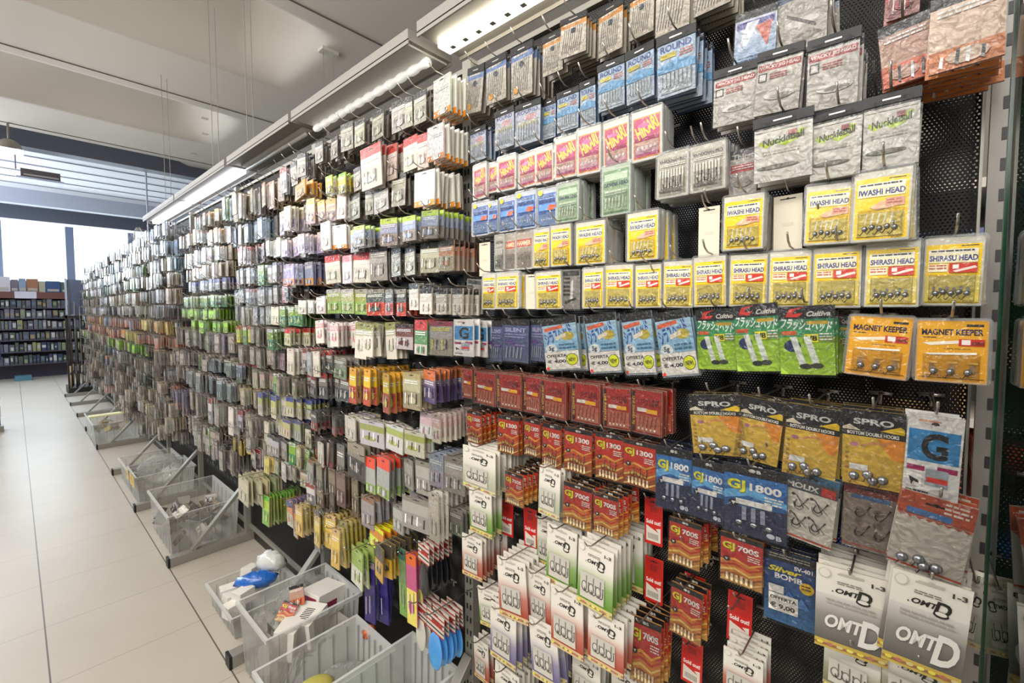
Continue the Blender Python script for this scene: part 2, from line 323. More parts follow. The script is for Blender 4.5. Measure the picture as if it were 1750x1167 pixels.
def hooks_row(c, x0, x1, y0, y1, n, col='4a4642', curl=1):
    """fish hooks lying side by side behind the film"""
    for i in range(n):
        x = x0+(x1-x0)*(i+.5)/n; d = (x1-x0)/n*.7; q = .010
        pts = [(x, y0), (x, y0+(y1-y0)*.72), (x-d*.3, y1-.02), (x-d, y1), (x-d*1.3, y1-(y1-y0)*.22)]
        for a, b in zip(pts, pts[1:]): c.P([(a[0]-q, a[1]), (a[0]+q, a[1]), (b[0]+q, b[1]+.004), (b[0]-q, b[1]+.004)][::-1], col)
def offs(c, col='3f3a35', rows=((.34), (.62))):
    for yy in rows:
        for xx in (.2, .55):
            P = [(xx, yy), (xx+.07, yy+.01), (xx+.22, yy+.17), (xx+.16, yy+.22), (xx+.06, yy+.20), (xx+.02, yy+.12)]
            Q = [(x*.86+(xx+.11)*.14+.005, y-.008) for x, y in P]
            for i in range(5): a, b = P[i], P[i+1]; c.P([(a[0]-.008, a[1]), (a[0]+.010, a[1]-.006), (b[0]+.010, b[1]-.006), (b[0]-.008, b[1])], col)
            c.E(xx, yy, .035, .022, col, 8); P = [(xx+.03, yy), (xx+.32, yy+.16)]; a, b = P; c.P([(a[0], a[1]+.008), (b[0], b[1]+.008), (b[0], b[1]-.002), (a[0], a[1]-.004)], col)
def mixc(a, b, t): return ''.join('%02x' % round(int(a[i:i+2], 16)*(1-t)+int(b[i:i+2], 16)*t) for i in (0, 2, 4))
D = {}   # design -> dict(name, cat, look, w, h, t, mat, draw, parts)
def design(key, name, look, w, h, t, draw, mat=None, parts=(), side='cccccc', group=None, hdr=None): D[key] = dict(name=name, look=look, w=w, h=h, t=t, draw=draw, mat=mat or PRINT, parts=parts, side=side, group=group or look + 's')
JH, HP, LB_, SB = 'jig_head_pack', 'fish_hook_pack', 'lure_pack', 'tackle_bag'
WP, HC, RG, BT = 'weight_pack', 'hook_card', 'rig_pack', 'bait_bag'
def yellow(word, low):
    def f(c):
        c.R(0, 0, 1, 1, 'c9c4b4'); c.R(.04, .10, .96, .97, 'f2c908'); c.R(.62, .12, .9, .135, '5a4a20'); c.R(.08, .17, .90, .235, 'e9e3d0'); c.L(.12, .185, .84, .225, 1, '23211f')
        c.R(.08, .235, .90, .37, 'e8ddb0'); c.T(word, .1, .26, .9, .345, '1b2c80')
        if low:
            c.R(.08, .39, .42, .50, 'efe6c8'); c.L(.1, .4, .4, .48, 2, 'c05a3c'); c.R(.44, .38, .90, .52, 'c9331f'); c.P([(.5, .49), (.86, .42), (.9, .45), (.56, .51)][::-1], 'f0dcd0'); c.R(.5, .40, .6, .46, 'eee6de')
            c.R(.05, .56, .95, .95, 'cdbb63', 'd6bf4a')
            for i in range(6): c.E(.2+i*.115, .74+.02*(i % 2), .035, .028, '8d8a84', 8); c.P([(.2+i*.115, .76), (.23+i*.115, .76), (.16+i*.115, .87), (.14+i*.115, .86)][::-1], '8a816a')
        else:
            c.P([(.3, .52), (.5, .44), (.85, .42), (.8, .52), (.45, .56)][::-1], 'ddaf88'); c.R(.58, .40, .9, .52, 'cf9a7c'); c.L(.6, .42, .88, .5, 2, 'b35a4a'); c.R(.08, .60, .9, .93, 'd8c04e')
            for i in range(5): c.P([(.26+i*.11, .60), (.29+i*.11, .6), (.25+i*.11, .76), (.22+i*.11, .76)][::-1], 'efe8cf')
        c.V(.7, .92, .88, .955, 6, '8a7320')
    return f
design('shirasu', JH, 'yellow carded jig head', .068, .105, .008, yellow('SHIRASU HEAD', 1), parts=('shell', 'balls'), side='bfbba8')
design('iwashi', JH, 'yellow-framed jig head', .073, .107, .010, yellow('IWASHI HEAD', 0), parts=('shell', 'balls'), side='c8c4b6')
def f(c):
    c.R(0, 0, 1, 1, 'ccc6ba'); c.R(.05, .13, .95, .95, 'd98a3c'); c.R(.08, .16, .92, .92, 'a8335e'); c.T('HIKARI', .12, .22, .9, .5, 'efc42e', .2, -.45); c.E(.4, .3, .2, .05, 'c95c8a'); c.R(.1, .62, .9, .86, 'c9a58c', 'b9859a')
    for i in range(5): c.E(.22+i*.14, .74, .05, .035, 'd8cfc8', 8)
design('pink_jig', JH, 'magenta jig head', .066, .105, .008, f, parts=('shell',), side='d0ccc0')
def f(c):
    c.R(0, 0, 1, 1, 'b8bcc4'); c.R(.04, .13, .96, .97, '3d63a8'); c.R(.08, .17, .9, .26, '8fa8d0'); c.L(.1, .18, .85, .25, 2, '1b2a5c'); c.T('SODA HEAD', .1, .28, .9, .36, '1b2558'); c.R(.1, .4, .9, .56, '5b8fd0'); c.P([(.5, .55), (.62, .42), (.95, .45), (.8, .56)][::-1], 'd8531e')
    c.P([(.05, .66), (.95, .60), (.95, .93), (.05, .93)][::-1], '6f87ae'); c.E(.18, .10, .11, .07, 'e8d61e')
    for i in range(5): c.E(.25+i*.12, .78, .03, .02, 'cfd2d8', 6)
design('blue_jig', JH, 'blue jig head', .069, .103, .008, f, parts=('shell',), side='a9b4c6')
def f(c):
    c.R(0, 0, 1, 1, 'a5b09c'); c.R(.05, .1, .95, .97, '6d8a64'); c.R(.1, .16, .9, .3, 'a9bba0'); c.T('OASHIMA HEAD', .08, .34, .92, .42, '232c4a'); c.R(.08, .46, .92, .92, '7f9472', '9aaf8a'); c.L(.12, .5, .88, .62, 2, 'b9c4ac')
    for i in range(6): c.P([(.15+i*.12, .64), (.2+i*.12, .64), (.17+i*.12, .86), (.14+i*.12, .86)][::-1], 'c3cbb6')
design('green_jig', JH, 'dull green jig head', .075, .115, .009, f, parts=('shell',), side='b3bba9')
def f(c):
    c.R(0, 0, 1, 1, 'a8a496'); c.R(.06, .12, .94, .95, '908b7c'); c.T('VARIOCHAN PRO', .08, .16, .92, .23, '2c2a2a'); c.L(.1, .26, .9, .34, 2, 'c8c4b8'); c.V(.1, .38, .9, .8, 9, 'c0bcae'); c.L(.1, .84, .8, .9, 1, '4a463e')
design('clear_jig', JH, 'clear grey jig head', .071, .100, .009, f, parts=('shell', 'hooks'), side='b5b1a6')
def f(c):
    c.R(0, 0, 1, 1, 'a5998a'); c.R(.05, .2, .95, .40, 'b0452f'); c.T('HAMMER', .08, .24, .9, .36, 'd9c6a0'); c.R(.05, .42, .95, .95, '8d8273')
    for i in range(5): c.E(.2+i*.15, .7, .04, .05, '6a6258', 8)
design('grey_red', JH, 'grey and red jig head', .063, .107, .008, f, side='a39a8c', parts=('shell',))
def f(c):
    c.R(0, 0, 1, 1, '8f8a82'); c.R(.05, .04, .95, .16, '3a3835'); c.P([(.5, .3), (.62, .25), (.6, .8), (.45, .85)][::-1], 'd8d6d0'); c.L(.1, .2, .45, .7, 5, '33312e'); c.P([(.2, .8), (.8, .7), (.8, .74), (.2, .86)][::-1], '35322e')
design('steel_bag', JH, 'silver and black lure head', .064, .106, .004, f, side='777168', parts=('film',))
def f(c): c.R(0, 0, 1, 1, 'ddd3bd'); slot(c, '15120f', .055, .55); c.R(.3, .5, .7, .56, 'd2c8b2')
design('blank_card', 'blank_peg_card', 'blank cream peg card', .048, .105, .0015, f, mat=PAPER, side='d5cbb6')
def f(c):
    c.R(0, 0, 1, 1, 'dcd8d2'); c.R(.04, .18, .96, .56, '2f7fb4'); c.T('G', .28, .21, .76, .53, '15171c'); slot(c, '222222', .09, .14); c.R(.2, .06, .6, .08, 'c98a6a'); c.R(.05, .62, .38, .68, 'a01858'); c.R(.6, .60, .95, .66, 'a01858'); c.R(.4, .64, .8, .84, '9aa3a8'); c.R(.42, .74, .8, .8, 'dd3a30')
    c.R(.06, .72, .34, .88, 'ece8e2'); c.P([(.1, .76), (.28, .8), (.3, .84), (.2, .82), (.16, .87)][::-1], '191919'); c.L(.06, .92, .5, .96, 1, '4a4a4a')
design('g_card', SB, 'white pack with black G', .063, .114, .004, f, side='d8d4ce', parts=('film',))
def f(c):
    c.R(0, 0, 1, .14, '171618'); c.R(0, .14, 1, 1, '4a5480', '565d78'); c.T('SILENT', .1, .2, .9, .30, 'a9a7c8'); c.L(.1, .34, .9, .46, 2, '8f8fb8'); c.R(.1, .5, .5, .58, '5a3f86'); c.R(.5, .58, .9, .62, '7a6a9a')
    for i in range(5): c.P([(.18+i*.14, .64), (.22+i*.14, .64), (.18+i*.14, .92), (.14+i*.14, .9)][::-1], '9a9ea8')
design('navy_jig', JH, 'navy jig head', .065, .124, .006, f, parts=('film',), side='3b4060')
def f(c):
    c.R(0, 0, 1, .13, '151416'); c.R(0, .13, 1, .62, '9fc0d2', '7fb0cc'); c.P([(.05, .25), (.05, .18), (.6, .14), (.62, .2)][::-1], 'd8603a'); c.T('シラスヘッド', .03, .20, .9, .44, '2b4a9c', .3, -.35); c.E(.72, .36, .2, .08, 'b8a53a'); c.P([(.35, .36), (.68, .30), (.68, .37), (.38, .43)][::-1], 'ded2bc')
    c.E(.22, .58, .18, .09, 'd9dcd8', 16); c.T('5g', .14, .53, .3, .63, '17384e'); c.L(.45, .5, .95, .62, 2, '3a6a86'); c.R(0, .64, 1, .97, 'e2ddd2'); c.T('OFFERTA', .06, .69, .66, .745, '2c2b2c'); c.T('€ 4,00', .06, .79, .62, .86, '2c2b2c'); c.E(.80, .80, .17, .11, '26260e', 18); c.E(.80, .80, .155, .10, 'dbe01e', 18); c.T('NEW!', .70, .77, .90, .84, '26260e'); c.E(.06, .95, .05, .03, 'c93030')
design('offerta', RG, 'blue-white offer rig', .08, .145, .005, f, parts=('film',), side='9aa3a8')
def f(c):
    c.R(0, 0, 1, .19, '161617'); c.P([(.12, .15), (.2, .04), (.5, .01), (.3, .06), (.26, .11), (.46, .10), (.36, .16)][::-1], 'd8342c'); c.T('Cultiva', .52, .08, .95, .155, 'cfcac0', .3)
    c.R(0, .19, 1, .45, '1f7a52', '3f9a5a'); c.T('フラッシュヘッド', .03, .20, .97, .36, 'e8eee4', .2, .12); c.R(.04, .36, .32, .42, 'd05a2a'); c.R(.52, .22, .9, .27, 'c9a41e'); c.R(.46, .41, .72, .53, 'e8dc18'); c.T('1/8', .49, .43, .70, .51, '1c1c10'); c.L(.74, .4, .97, .52, 3, 'dedbd0')
    c.R(0, .45, .44, 1, '8fb81e', 'a5c93a'); c.R(.44, .54, 1, 1, '8fb81e', 'a5c93a'); c.E(.24, .58, .16, .09, '23305c', 14)
    for x in (.2, .45): c.P([(x, .45), (x+.12, .44), (x+.28, .84), (x+.16, .86)][::-1], 'd5dcd0')
    c.E(.48, .88, .12, .04, '2a3028'); c.E(.68, .87, .12, .04, '39402f')
design('cultiva', RG, 'lime and black jig head', .079, .125, .005, f, parts=('film',), side='7d9a35')
def f(c):
    c.R(0, 0, 1, 1, 'dd9c1a'); c.R(.03, .03, .97, .97, 'e0a21c', 'dc991c'); c.R(.7, .05, .93, .09, '3b3320'); c.T('MAGNET KEEPER', .07, .13, .93, .23, '231f3c'); c.L(.08, .26, .3, .29, 1, '4c3b28'); c.P([(.08, .36), (.6, .31), (.62, .36), (.2, .40)][::-1], 'ece0cc'); c.R(.6, .29, .95, .40, 'c02a22'); c.R(.64, .30, .76, .38, 'efe4dc'); c.R(.78, .33, .94, .38, '7a2a20')
    c.P([(.12, .53), (.85, .50), (.85, .53), (.2, .56)][::-1], 'f2ecdc'); c.L(.4, .44, .8, .46, 1, '8a6a2a'); c.R(.04, .92, .96, .93, '5a3a10')
    for x in (.24, .52, .80): c.E(x, .77, .05, .07, '9d7f58', 10); c.R(x-.07, .66, x+.07, .69, 'e6b75a'); c.L(x-.1, .88, x+.1, .9, 1, '6d4c1a')
design('magnet', RG, 'orange-yellow keeper hook', .08, .098, .008, f, parts=('shell', 'balls3'), side='c9b070')
def f(c):
    c.R(0, 0, 1, 1, '8f6a58'); c.R(.02, .03, .98, .98, 'a5241c', '8f2420'); c.R(.03, .06, .13, .96, '3a1c12'); c.T('LINE SHAKER FG', -.32, .47, .48, .535, 'd8a030', 0, math.pi/2); c.T('ジグ', .3, .2, .58, .36, '5a1512'); c.T('LINK', .6, .2, .92, .36, '5a1512'); c.R(.2, .42, .55, .5, 'dcd6cc'); c.R(.5, .43, .85, .52, 'e2a41c'); c.R(.18, .56, .95, .94, 'a5553f', 'b06a50')
    for i in range(5): c.P([(.3+i*.13, .58), (.33+i*.13, .58), (.28+i*.13, .84), (.25+i*.13, .84)][::-1], '7d2f25'); c.E(.26+i*.13, .88, .03, .025, 'e2ddd4', 8)
design('red_jig', JH, 'red jig head', .085, .106, .008, f, parts=('film',), side='8e4a3c')
def f(c):
    c.R(0, 0, 1, .27, '17181a'); slot(c, '3c3b36', .05, .12); c.T('SPRO', .18, .11, .82, .19, 'c9c6c0'); c.P([(0, .24), (.12, .2), (.3, .27), (0, .27)][::-1], 'd8cbb0'); c.P([(.62, .25), (.92, .17), (.98, .2), (.98, .27)][::-1], 'dfb81c'); c.R(0, .27, 1, .345, '1a1917'); c.T('BOTTOM DOUBLE HOOKS', .08, .285, .9, .33, 'dcd8cc')
    c.R(0, .345, 1, 1, 'd2ab3c', 'c9a440'); c.P([(.55, .345), (.98, .345), (.98, .62), (.8, .6)][::-1], 'dd8a2c'); c.E(.2, .46, .07, .03, 'b0708a'); c.P([(.3, .46), (.5, .40), (.75, .42), (.72, .44), (.5, .43), (.32, .48)][::-1], 'c98a5a'); c.L(.05, .5, .12, .9, 6, 'a07c2c'); c.R(.12, .72, .42, .80, 'e0ded8')
design('spro', WP, 'yellow and black weight', .082, .128, .005, f, parts=('film', 'leads'), side='a88a35')
def gj(num, c1, c2, c3, water=0):
    def f(c):
        c.R(0, 0, 1, .14 if water else .10, '141416'); c.T('●B', .4, .03, .6, .08, 'c8c4bc')
        h = .14 if water else .10
        if water:
            c.R(0, h, 1, 1, '2f6aa8', '22305a'); c.P([(0, .4), (.4, .3), (1, .42), (1, .5), (.4, .42), (0, .52)][::-1], '5fa0cc'); c.P([(0, .62), (1, .55), (1, 1), (0, 1)][::-1], '232a48')
        else:
            c.R(0, h, 1, .55, c1, c1); c.R(0, .55, 1, 1, c2, c3)
            for i in range(5): y = .5+i*.1; c.P([(0, y+.06), (.35, y-.03), (.7, y+.05), (1, y-.06), (1, y-.03), (.7, y+.09), (.35, y+.02), (0, y+.1)][::-1], ('d99a3c', 'b8301c', 'e0b860', '8c4a22', 'd9b060')[i])
        c.T('GJ', .06, h+.08, .36, h+.26, '7e7a16'); c.T('GJ', .05, h+.07, .35, h+.25, 'd8d32a'); c.T(num, .42, h+.09, .92, h+.20, 'e2ded6'); c.L(.66, h+.24, .96, h+.36, 3, 'dcd6ca'); c.E(.16, h+.42, .09, .05, '1b1613', 10); c.P([(.12, h+.4), (.2, h+.4), (.16, h+.45)][::-1], 'd8d2c8')
        if water:
            c.R(.2, .48, .78, .56, 'd9d7cf'); c.V(.3, .58, .75, .78, 3, '8e93a4'); c.T('●B', .7, .88, .93, .95, 'c9c9d0')
        else: c.V(.15, .80, .85, .95, 6, 'd9c8a4')
    return f
design('gj_red', HP, 'red fiery print hook', .076, .113, .004, gj('1300', 'bb2a18', 'c9581c', '8f4a1e'), parts=('film', 'hooks'), side='9a5a2c')
design('gj_small', HP, 'small red and orange hook', .07, .101, .004, gj('700S', 'b32a22', 'c66a28', 'b8853c'), parts=('film',), side='a8763c')
design('gj_blue', HP, 'blue water print hook', .078, .137, .004, gj('1800', '', '', '', 1), parts=('film', 'balls3'), side='2a3a5c')
def f(c):
    c.R(0, 0, 1, .1, '2f5c78'); c.R(0, .1, 1, .27, '3f4244'); slot(c, '151515', .05, .3); c.T('MOLIX', .05, .16, .66, .24, 'c2beb6'); c.R(.7, .14, .96, .26, 'b03028'); c.R(0, .27, 1, 1, 'c2bbad'); c.R(0, .95, 1, .98, 'b04a38'); offs(c)
design('molix', HC, 'white and grey offset hook', .082, .125, .004, f, parts=('film', 'bighooks'), side='b5afa2')
def f(c):
    c.R(0, 0, 1, .2, '6a2a22'); slot(c, '100e0d', .1, .5); c.R(.15, .2, .85, .26, '37587a'); c.R(0, .2, 1, 1, '7a6b60', '83766a'); c.R(.15, .2, .85, .26, '37587a'); c.R(0, .94, 1, .96, 'a5483a')
    for i in range(6): c.E(.3+.35*(i % 2), .42+.18*(i//2), .09, .05, '655850', 10)
design('dark_jig', HC, 'brownish offset hook', .073, .117, .004, f, parts=('film', 'bighooks'), side='6e6058')
def f(c):
    c.R(0, 0, 1, .30, 'a8482c'); slot(c, '120f0d', .10, .3); c.R(.12, .2, .72, .28, '3f6a9c'); c.L(.6, .04, .95, .2, 3, 'd9c4b4'); c.R(0, .30, 1, 1, 'b9b0a2'); c.R(0, .95, 1, .975, 'b0402c')
    for i in range(8): c.P([(i/8, .30), ((i+1)/8, .30), ((i+.5)/8, .335)][::-1], 'a8482c')
design('orange_sinker', WP, 'orange-topped weedless weight', .085, .12, .004, f, parts=('film', 'leads'), side='b0a594')
def omtd(c1, c2, c3, big=0):
    def f(c):
        c.R(0, 0, 1, .34, 'd9d3c6', 'd6d0c4'); c.R(0, .34, 1, .60, 'd6d0c4' if not big else 'c9c4bc', mixc('d6d0c4', c1, .62)); c.R(0, .60, 1, .92, mixc('d6d0c4', c1, .62), c1); c.R(0, .9, 1, 1, c2, c2); c.R(0, .94, 1, .97, c3)
        c.R(.3, .06, .66, .078, 'b0aa9c'); slot(c, 'b5aea0', .045, .34); c.T('OMT', .28, .235, .62, .295, '25221f', .25); c.T('D', .56, .20, .78, .34, '25221f', .2); c.E(.66, .33, .10, .035, '25221f', 12); c.E(.66, .322, .075, .022, 'd6d0c4', 12); c.E(.24, .285, .012, .01, '25221f', 6); c.L(.3, .15, .66, .19, 2, '6a655c'); c.T('1-3', .76, .07, .94, .12, '3a3630')
        c.E(.12, .08, .09, .06, 'c0b9aa', 12); c.E(.12, .08, .075, .05, 'd6d0c2', 12)
        if big: c.L(.15, .38, .85, .45, 2, '9c978c'); c.T('OMT', .14, .56, .68, .72, 'd9d5cc', .25); c.T('D', .60, .52, .93, .84, 'd9d5cc', .2)
        else:
            c.R(.1, .46, .78, .86, 'b5b0a6', 'c2bcae')
            for i in range(3): x = .22+i*.2; c.E(x, .68, .085, .09, '6b6760', 12); c.E(x, .67, .055, .06, 'c4bfb4', 12); c.R(x+.05, .5, x+.075, .7, '6b6760')
        for i in range(7): c.E(.08+i*.14, .93, .05, .02, ('d8c84a', 'b06a5a', 'c9b87a', 'd9d060')[i % 4], 8)
    return f
for k_, l_, a_ in (('green', 'white to green hook', ('4f7f1c', 'c9b878', '9a8a50')), ('red', 'white to red hook', ('9a3420', 'cbb088', '9a7048')), ('purple', 'white to violet hook', ('5a5480', 'c9b98a', '8f7f5a')), ('clear', 'pale grey-green hook', ('9aa088', 'c2b898', 'a09878')), ('olive', 'olive-grey hook', ('6c6a4c', 'a89c78', '7a7050'))):
    design('omtd_' + k_, HC, l_, .085, .138, .003, omtd(*a_), mat=PAPER, parts=('hooks',), side='d2cabb|' + a_[0])
design('omtd_grey', HC, 'large white to grey hook', .098, .144, .003, omtd('57534e', 'c0a54c', '9a6a4a', 1), mat=PAPER, side='c2baa8')
def f(c): c.R(0, 0, 1, 1, 'c8231c'); c.R(.06, .03, .94, .45, 'a81c18', 'b82018'); slot(c, '2a0a0a', .08, .4); c.R(.3, .16, .7, .3, '8f1a16'); c.T('Sold out!', .1, .47, .9, .56, 'eae2da'); c.P([(.1, .6), (.5, .66), (.9, .62), (.9, .93), (.1, .93)][::-1], 'ddd5c6'); c.P([(.2, .62), (.52, .60), (.8, .72)][::-1], 'c8231c'); c.V(.2, .76, .8, .88, 9, '8a8278')
design('sold_out', 'sold_out_tag', 'red sold-out tag', .049, .114, .0015, f, mat=PAPER, side='b02018')
def f(c):
    c.R(0, 0, 1, .12, '1b1a1c'); c.R(0, .12, 1, 1, '23386e', '2c6a9c'); c.L(.1, .02, .9, .08, 2, '9a958c'); c.T('SV-401', .6, .13, .95, .19, 'e0dcd0'); c.T('Silver', .08, .19, .74, .27, 'e3cf34', .3); c.T('BOMB', .22, .285, .76, .365, 'ddd6d8'); c.E(.84, .40, .14, .08, 'd8b020', 14); c.L(.74, .36, .94, .44, 2, '5a3a18')
    c.P([(.5, .5), (.65, .62), (.4, .62)][::-1], '3f6aa4'); c.P([(.75, .55), (.9, .7), (.6, .7)][::-1], '4a78b0'); c.R(.1, .46, .4, .57, 'd9d4cc'); c.R(.1, .58, .68, .83, 'e2ddd2'); c.T('OFFERTA', .13, .62, .65, .67, '25221f'); c.T('€ 9,00', .13, .72, .62, .80, '25221f')
design('bomb', LB_, 'dark blue offer lure', .083, .136, .005, f, parts=('film',), side='22355c')
def f(c):
    c.R(0, 0, 1, .16, '1a191b'); c.R(.08, .03, .3, .12, 'a5837c'); c.E(.78, .06, .16, .05, '55c21e'); c.R(0, .16, 1, 1, 'c6c0b6', 'b0a99e'); c.R(.03, .2, .97, .30, 'a5302c'); c.T('WACKY JIG HEAD', .06, .215, .94, .285, 'e6d9d2'); c.R(.04, .33, .24, .47, '23211f'); c.R(.07, .35, .21, .45, 'cfc9be'); c.L(.3, .36, .7, .46, 3, 'b05048'); c.E(.55, .72, .36, .07, 'd2cdc4', 14); c.E(.6, .74, .26, .04, '8f8a80', 12)
design('wacky', RG, 'black-topped white jig head', .073, .111, .006, f, parts=('film', 'header'), side='8d8880')
def f(c):
    c.R(0, 0, 1, .2, '3c3b38'); c.E(.74, .07, .18, .055, '5cc81c'); c.R(0, .17, 1, 1, 'd6d2c6', 'cdc8bc'); c.R(.03, .21, .97, .22, '4c4840')
    P_ = [(.08, .40), (.2, .47), (.38, .42), (.55, .48), (.75, .42), (.9, .28), (.8, .26), (.7, .35), (.5, .39), (.35, .36), (.2, .4), (.1, .34)]; c.P(P_, 'b9d01e'); c.T('NuckleBall', .14, .31, .88, .42, '3c4418', .2, -.12); c.L(.15, .52, .8, .6, 2, 'b5b0a2'); c.E(.42, .78, .38, .035, '75705f', 12); c.R(.6, .26, .75, .33, 'a5605c')
design('nuckle', RG, 'lime-squiggle jig head', .071, .116, .006, f, parts=('film', 'header'), side='a9a498')
def f(c): c.R(0, 0, 1, .2, '4c4a48'); c.R(0, .2, 1, 1, 'b9b2a8'); c.T('Thirst', .1, .1, .9, .22, 'd0cbc4'); c.R(.05, .33, .95, .5, 'b0403a'); c.L(.1, .36, .9, .47, 2, 'dcc8c0'); c.E(.5, .75, .35, .09, '8f8a84')
design('thirst', JH, 'grey and red jig head bag', .06, .1, .005, f, parts=('film',), side='8a857c')
def hk(top, tc, n, extra=None, lens=.9):
    def f(c):
        c.R(0, 0, 1, .10, '1b1a1b'); c.R(0, .10, 1, .30, top); c.R(0, .26, 1, 1, tc, 'b0a694'); c.L(.12, .14, .8, .22, 1, 'e0d8c8')
        for k in range(n): x = .16+.68*k/max(1, n-1); c.P([(x, .28), (x+.018, .28), (x-.03, .6), (x-.10, lens), (x-.12, lens), (x-.05, .6)][::-1], '4d4740')
        if extra: c.E(.75 if extra[1] else .25, extra[2], .12, .07, extra[0])
        c.E(.5, .36, .11, .06, '2c3a48', 8)
    return f
design('silver_hook', HP, 'blue-topped silver hook', .08, .136, .004, hk('6a86b8', 'cdc6b8', 8, ('e09a20', 0, .85)), parts=('film', 'header'), side='5a534c')
design('orange_hook', HP, 'orange-topped long hook', .073, .11, .004, hk('cf8d3c', 'd6cdbc', 9), parts=('film', 'header'), side='4c463f')
def f(c): c.R(0, 0, 1, .12, '1b1c22'); c.R(0, .12, 1, 1, '9fb6cc', 'a9b4c0'); c.T('ROUND', .08, .16, .9, .27, '2a3c82'); c.L(.6, .3, .95, .42, 3, 'b85a3a'); c.R(.08, .3, .5, .38, 'c9b83a'); c.P([(0, .5), (.5, .42), (1, .5), (1, .62), (0, .6)][::-1], '5f9ac4'); c.R(.1, .62, .9, .95, 'aab4ba'); hooks_row(c, .1, .95, .62, .88, 8, '4a5058')
design('round_hook', HP, 'light blue round hook', .072, .113, .006, f, parts=('film', 'header'), side='2f4f7a')
def f(c): c.R(0, 0, 1, .12, '1c1c22'); c.R(0, .12, 1, 1, 'b9bcc8', 'a9b2ba'); c.T('ROUND', .08, .15, .9, .25, '4a5090'); c.E(.6, .36, .25, .08, 'c99a9c'); c.R(.1, .45, .9, .55, 'b9b89a'); hooks_row(c, .1, .95, .5, .9, 8, '55585c')
design('blue_hook', HP, 'silvery blue hook', .077, .112, .006, f, parts=('film', 'header'), side='33507a')
def f(c): c.R(0, 0, 1, .14, '16161a'); c.R(0, .14, 1, 1, 'c0c4d4', '7fa4c4'); c.R(.05, .18, .95, .3, '4a4a8c'); c.P([(.3, .2), (.6, .2), (.3, .6), (.1, .6)][::-1], 'dfe2ea'); c.P([(.5, .3), (.9, .25), (.8, .7)][::-1], 'c86a5a'); c.L(.1, .8, .9, .9, 2, '3a5a80')
design('blue_bag', LB_, 'blue and silver lure', .073, .11, .005, f, parts=('film',), side='556a8a')
def f(c): c.R(0, 0, 1, .1, '3a5068'); c.R(0, .1, 1, 1, 'a59f94', 'b5aea2'); c.E(.5, .5, .35, .07, 'cfcac0'); c.P([(.2, .3), (.8, .6), (.78, .65), (.2, .36)][::-1], '5a564e'); c.E(.6, .75, .3, .06, '8a857a')
design('clear_bag', LB_, 'clear bag silver lure', .082, .113, .005, f, parts=('film',), side='8a8478')
def rnd(h, m, l, hh=.16, mh=.5, det='f2f0ea', dk='2a2522', seed=0):
    def f(c):
        g = random.Random(seed + len(h + m + l) + int(h, 16) % 97)
        c.R(0, 0, 1, hh, h); c.R(0, hh, 1, mh, m); c.R(0, mh, 1, 1, l, l); slot(c, '14110f', hh*.3, .25)
        c.L(.1, hh+.04, .9, hh+.16, 2, det, g); c.E(.5+g.uniform(-.1, .1), (mh+1)/2, .3, min(.10, (1-mh)/2-.01), m, 10)
        for i in range(4): x = .14+i*.2+g.uniform(-.04, .04); y = mh+g.uniform(.02, .1); y2 = min(.97, y+.3); c.P([(x, y), (x+.05, y), (x+.03, y2), (x-.02, y2-.02)][::-1], dk if i % 2 else det)  # pale det strips paint small white highlights onto the pack
    return f
D_gen = {}
def gen(key, name, look, h, m, l, w=.07, hh_=.11, t=.005, **k):
    side = k.pop('side', m); D_gen[key] = 1
    if name in ('tackle_bag', 'bait_bag', 'lure_pack'):
        up = lambda c: ''.join('%02x' % min(238, int(int(c[i:i+2], 16) * 1.04 + 2)) for i in (0, 2, 4)); h, m, l = [c if min(int(c[i:i+2], 16) for i in (0, 2, 4)) < 0x30 and sum(int(c[i:i+2], 16) for i in (0, 2, 4)) < 0xa0 else up(c) for c in (h, m, l)]; side = mixc(side, m, .3)
    design(key, name, look, w, hh_, t, rnd(h, m, l, **k), side=side, parts=('film',))
gen('red_bag', LB_, 'red lure', 'a8282c', 'b8403c', '9a5a50'); gen('orange_bag', LB_, 'orange soft bait', '1d1b1c', 'b08a78', 'c85a30', mh=.66); gen('orange_bag2', LB_, 'peach and orange worm', '2a2422', 'd8bca4', 'cf7a3c', mh=.72, side='6a2f22')
gen('white_orange', LB_, 'white and orange lure', 'e6e2da', 'e8e4d8', 'e58a1c', hh=.22, mh=.84, side='cbbfae', dk='4c4a44'); gen('black_bag', SB, 'black-topped clear tackle', '141212', '9a9288', '857d74', hh=.2, side='2a2522')
gen('red_hook', HP, 'red-topped hook', 'b8241c', 'd2cabb', 'bcb3a2', hh=.24, side='9a8f80'); gen('brown_bag', SB, 'brown and yellow-dot tackle', '1c1a18', 'a5745c', '958a7c', hh=.2); gen('lime_bait', BT, 'lime-topped soft bait', '8ac23c', 'd0b52c', '6f6a5a', hh=.2, mh=.6, side='b8a840')
gen('worm_yellow', BT, 'yellow and mauve worm', 'cfa93c', 'c9a884', '8f7478', hh=.22, mh=.55, side='bfa078'); gen('fly_bag', BT, 'lime-headed feather lure', 'a8c42c', '8f9ab4', '7d7468', hh=.2, mh=.55, side='8c8c80')
gen('white_lure', LB_, 'white lure', 'd8d6d0', 'cfccc4', 'bdb8ae', side='c5c0b5'); gen('green_lure', LB_, 'grey and lime lure', '8f8a7a', '8c9440', '7c9a3c', side='6a7040'); gen('redblack_lure', LB_, 'grey and red lure', '76706a', '3f4442', 'a5382c', side='5c4640')
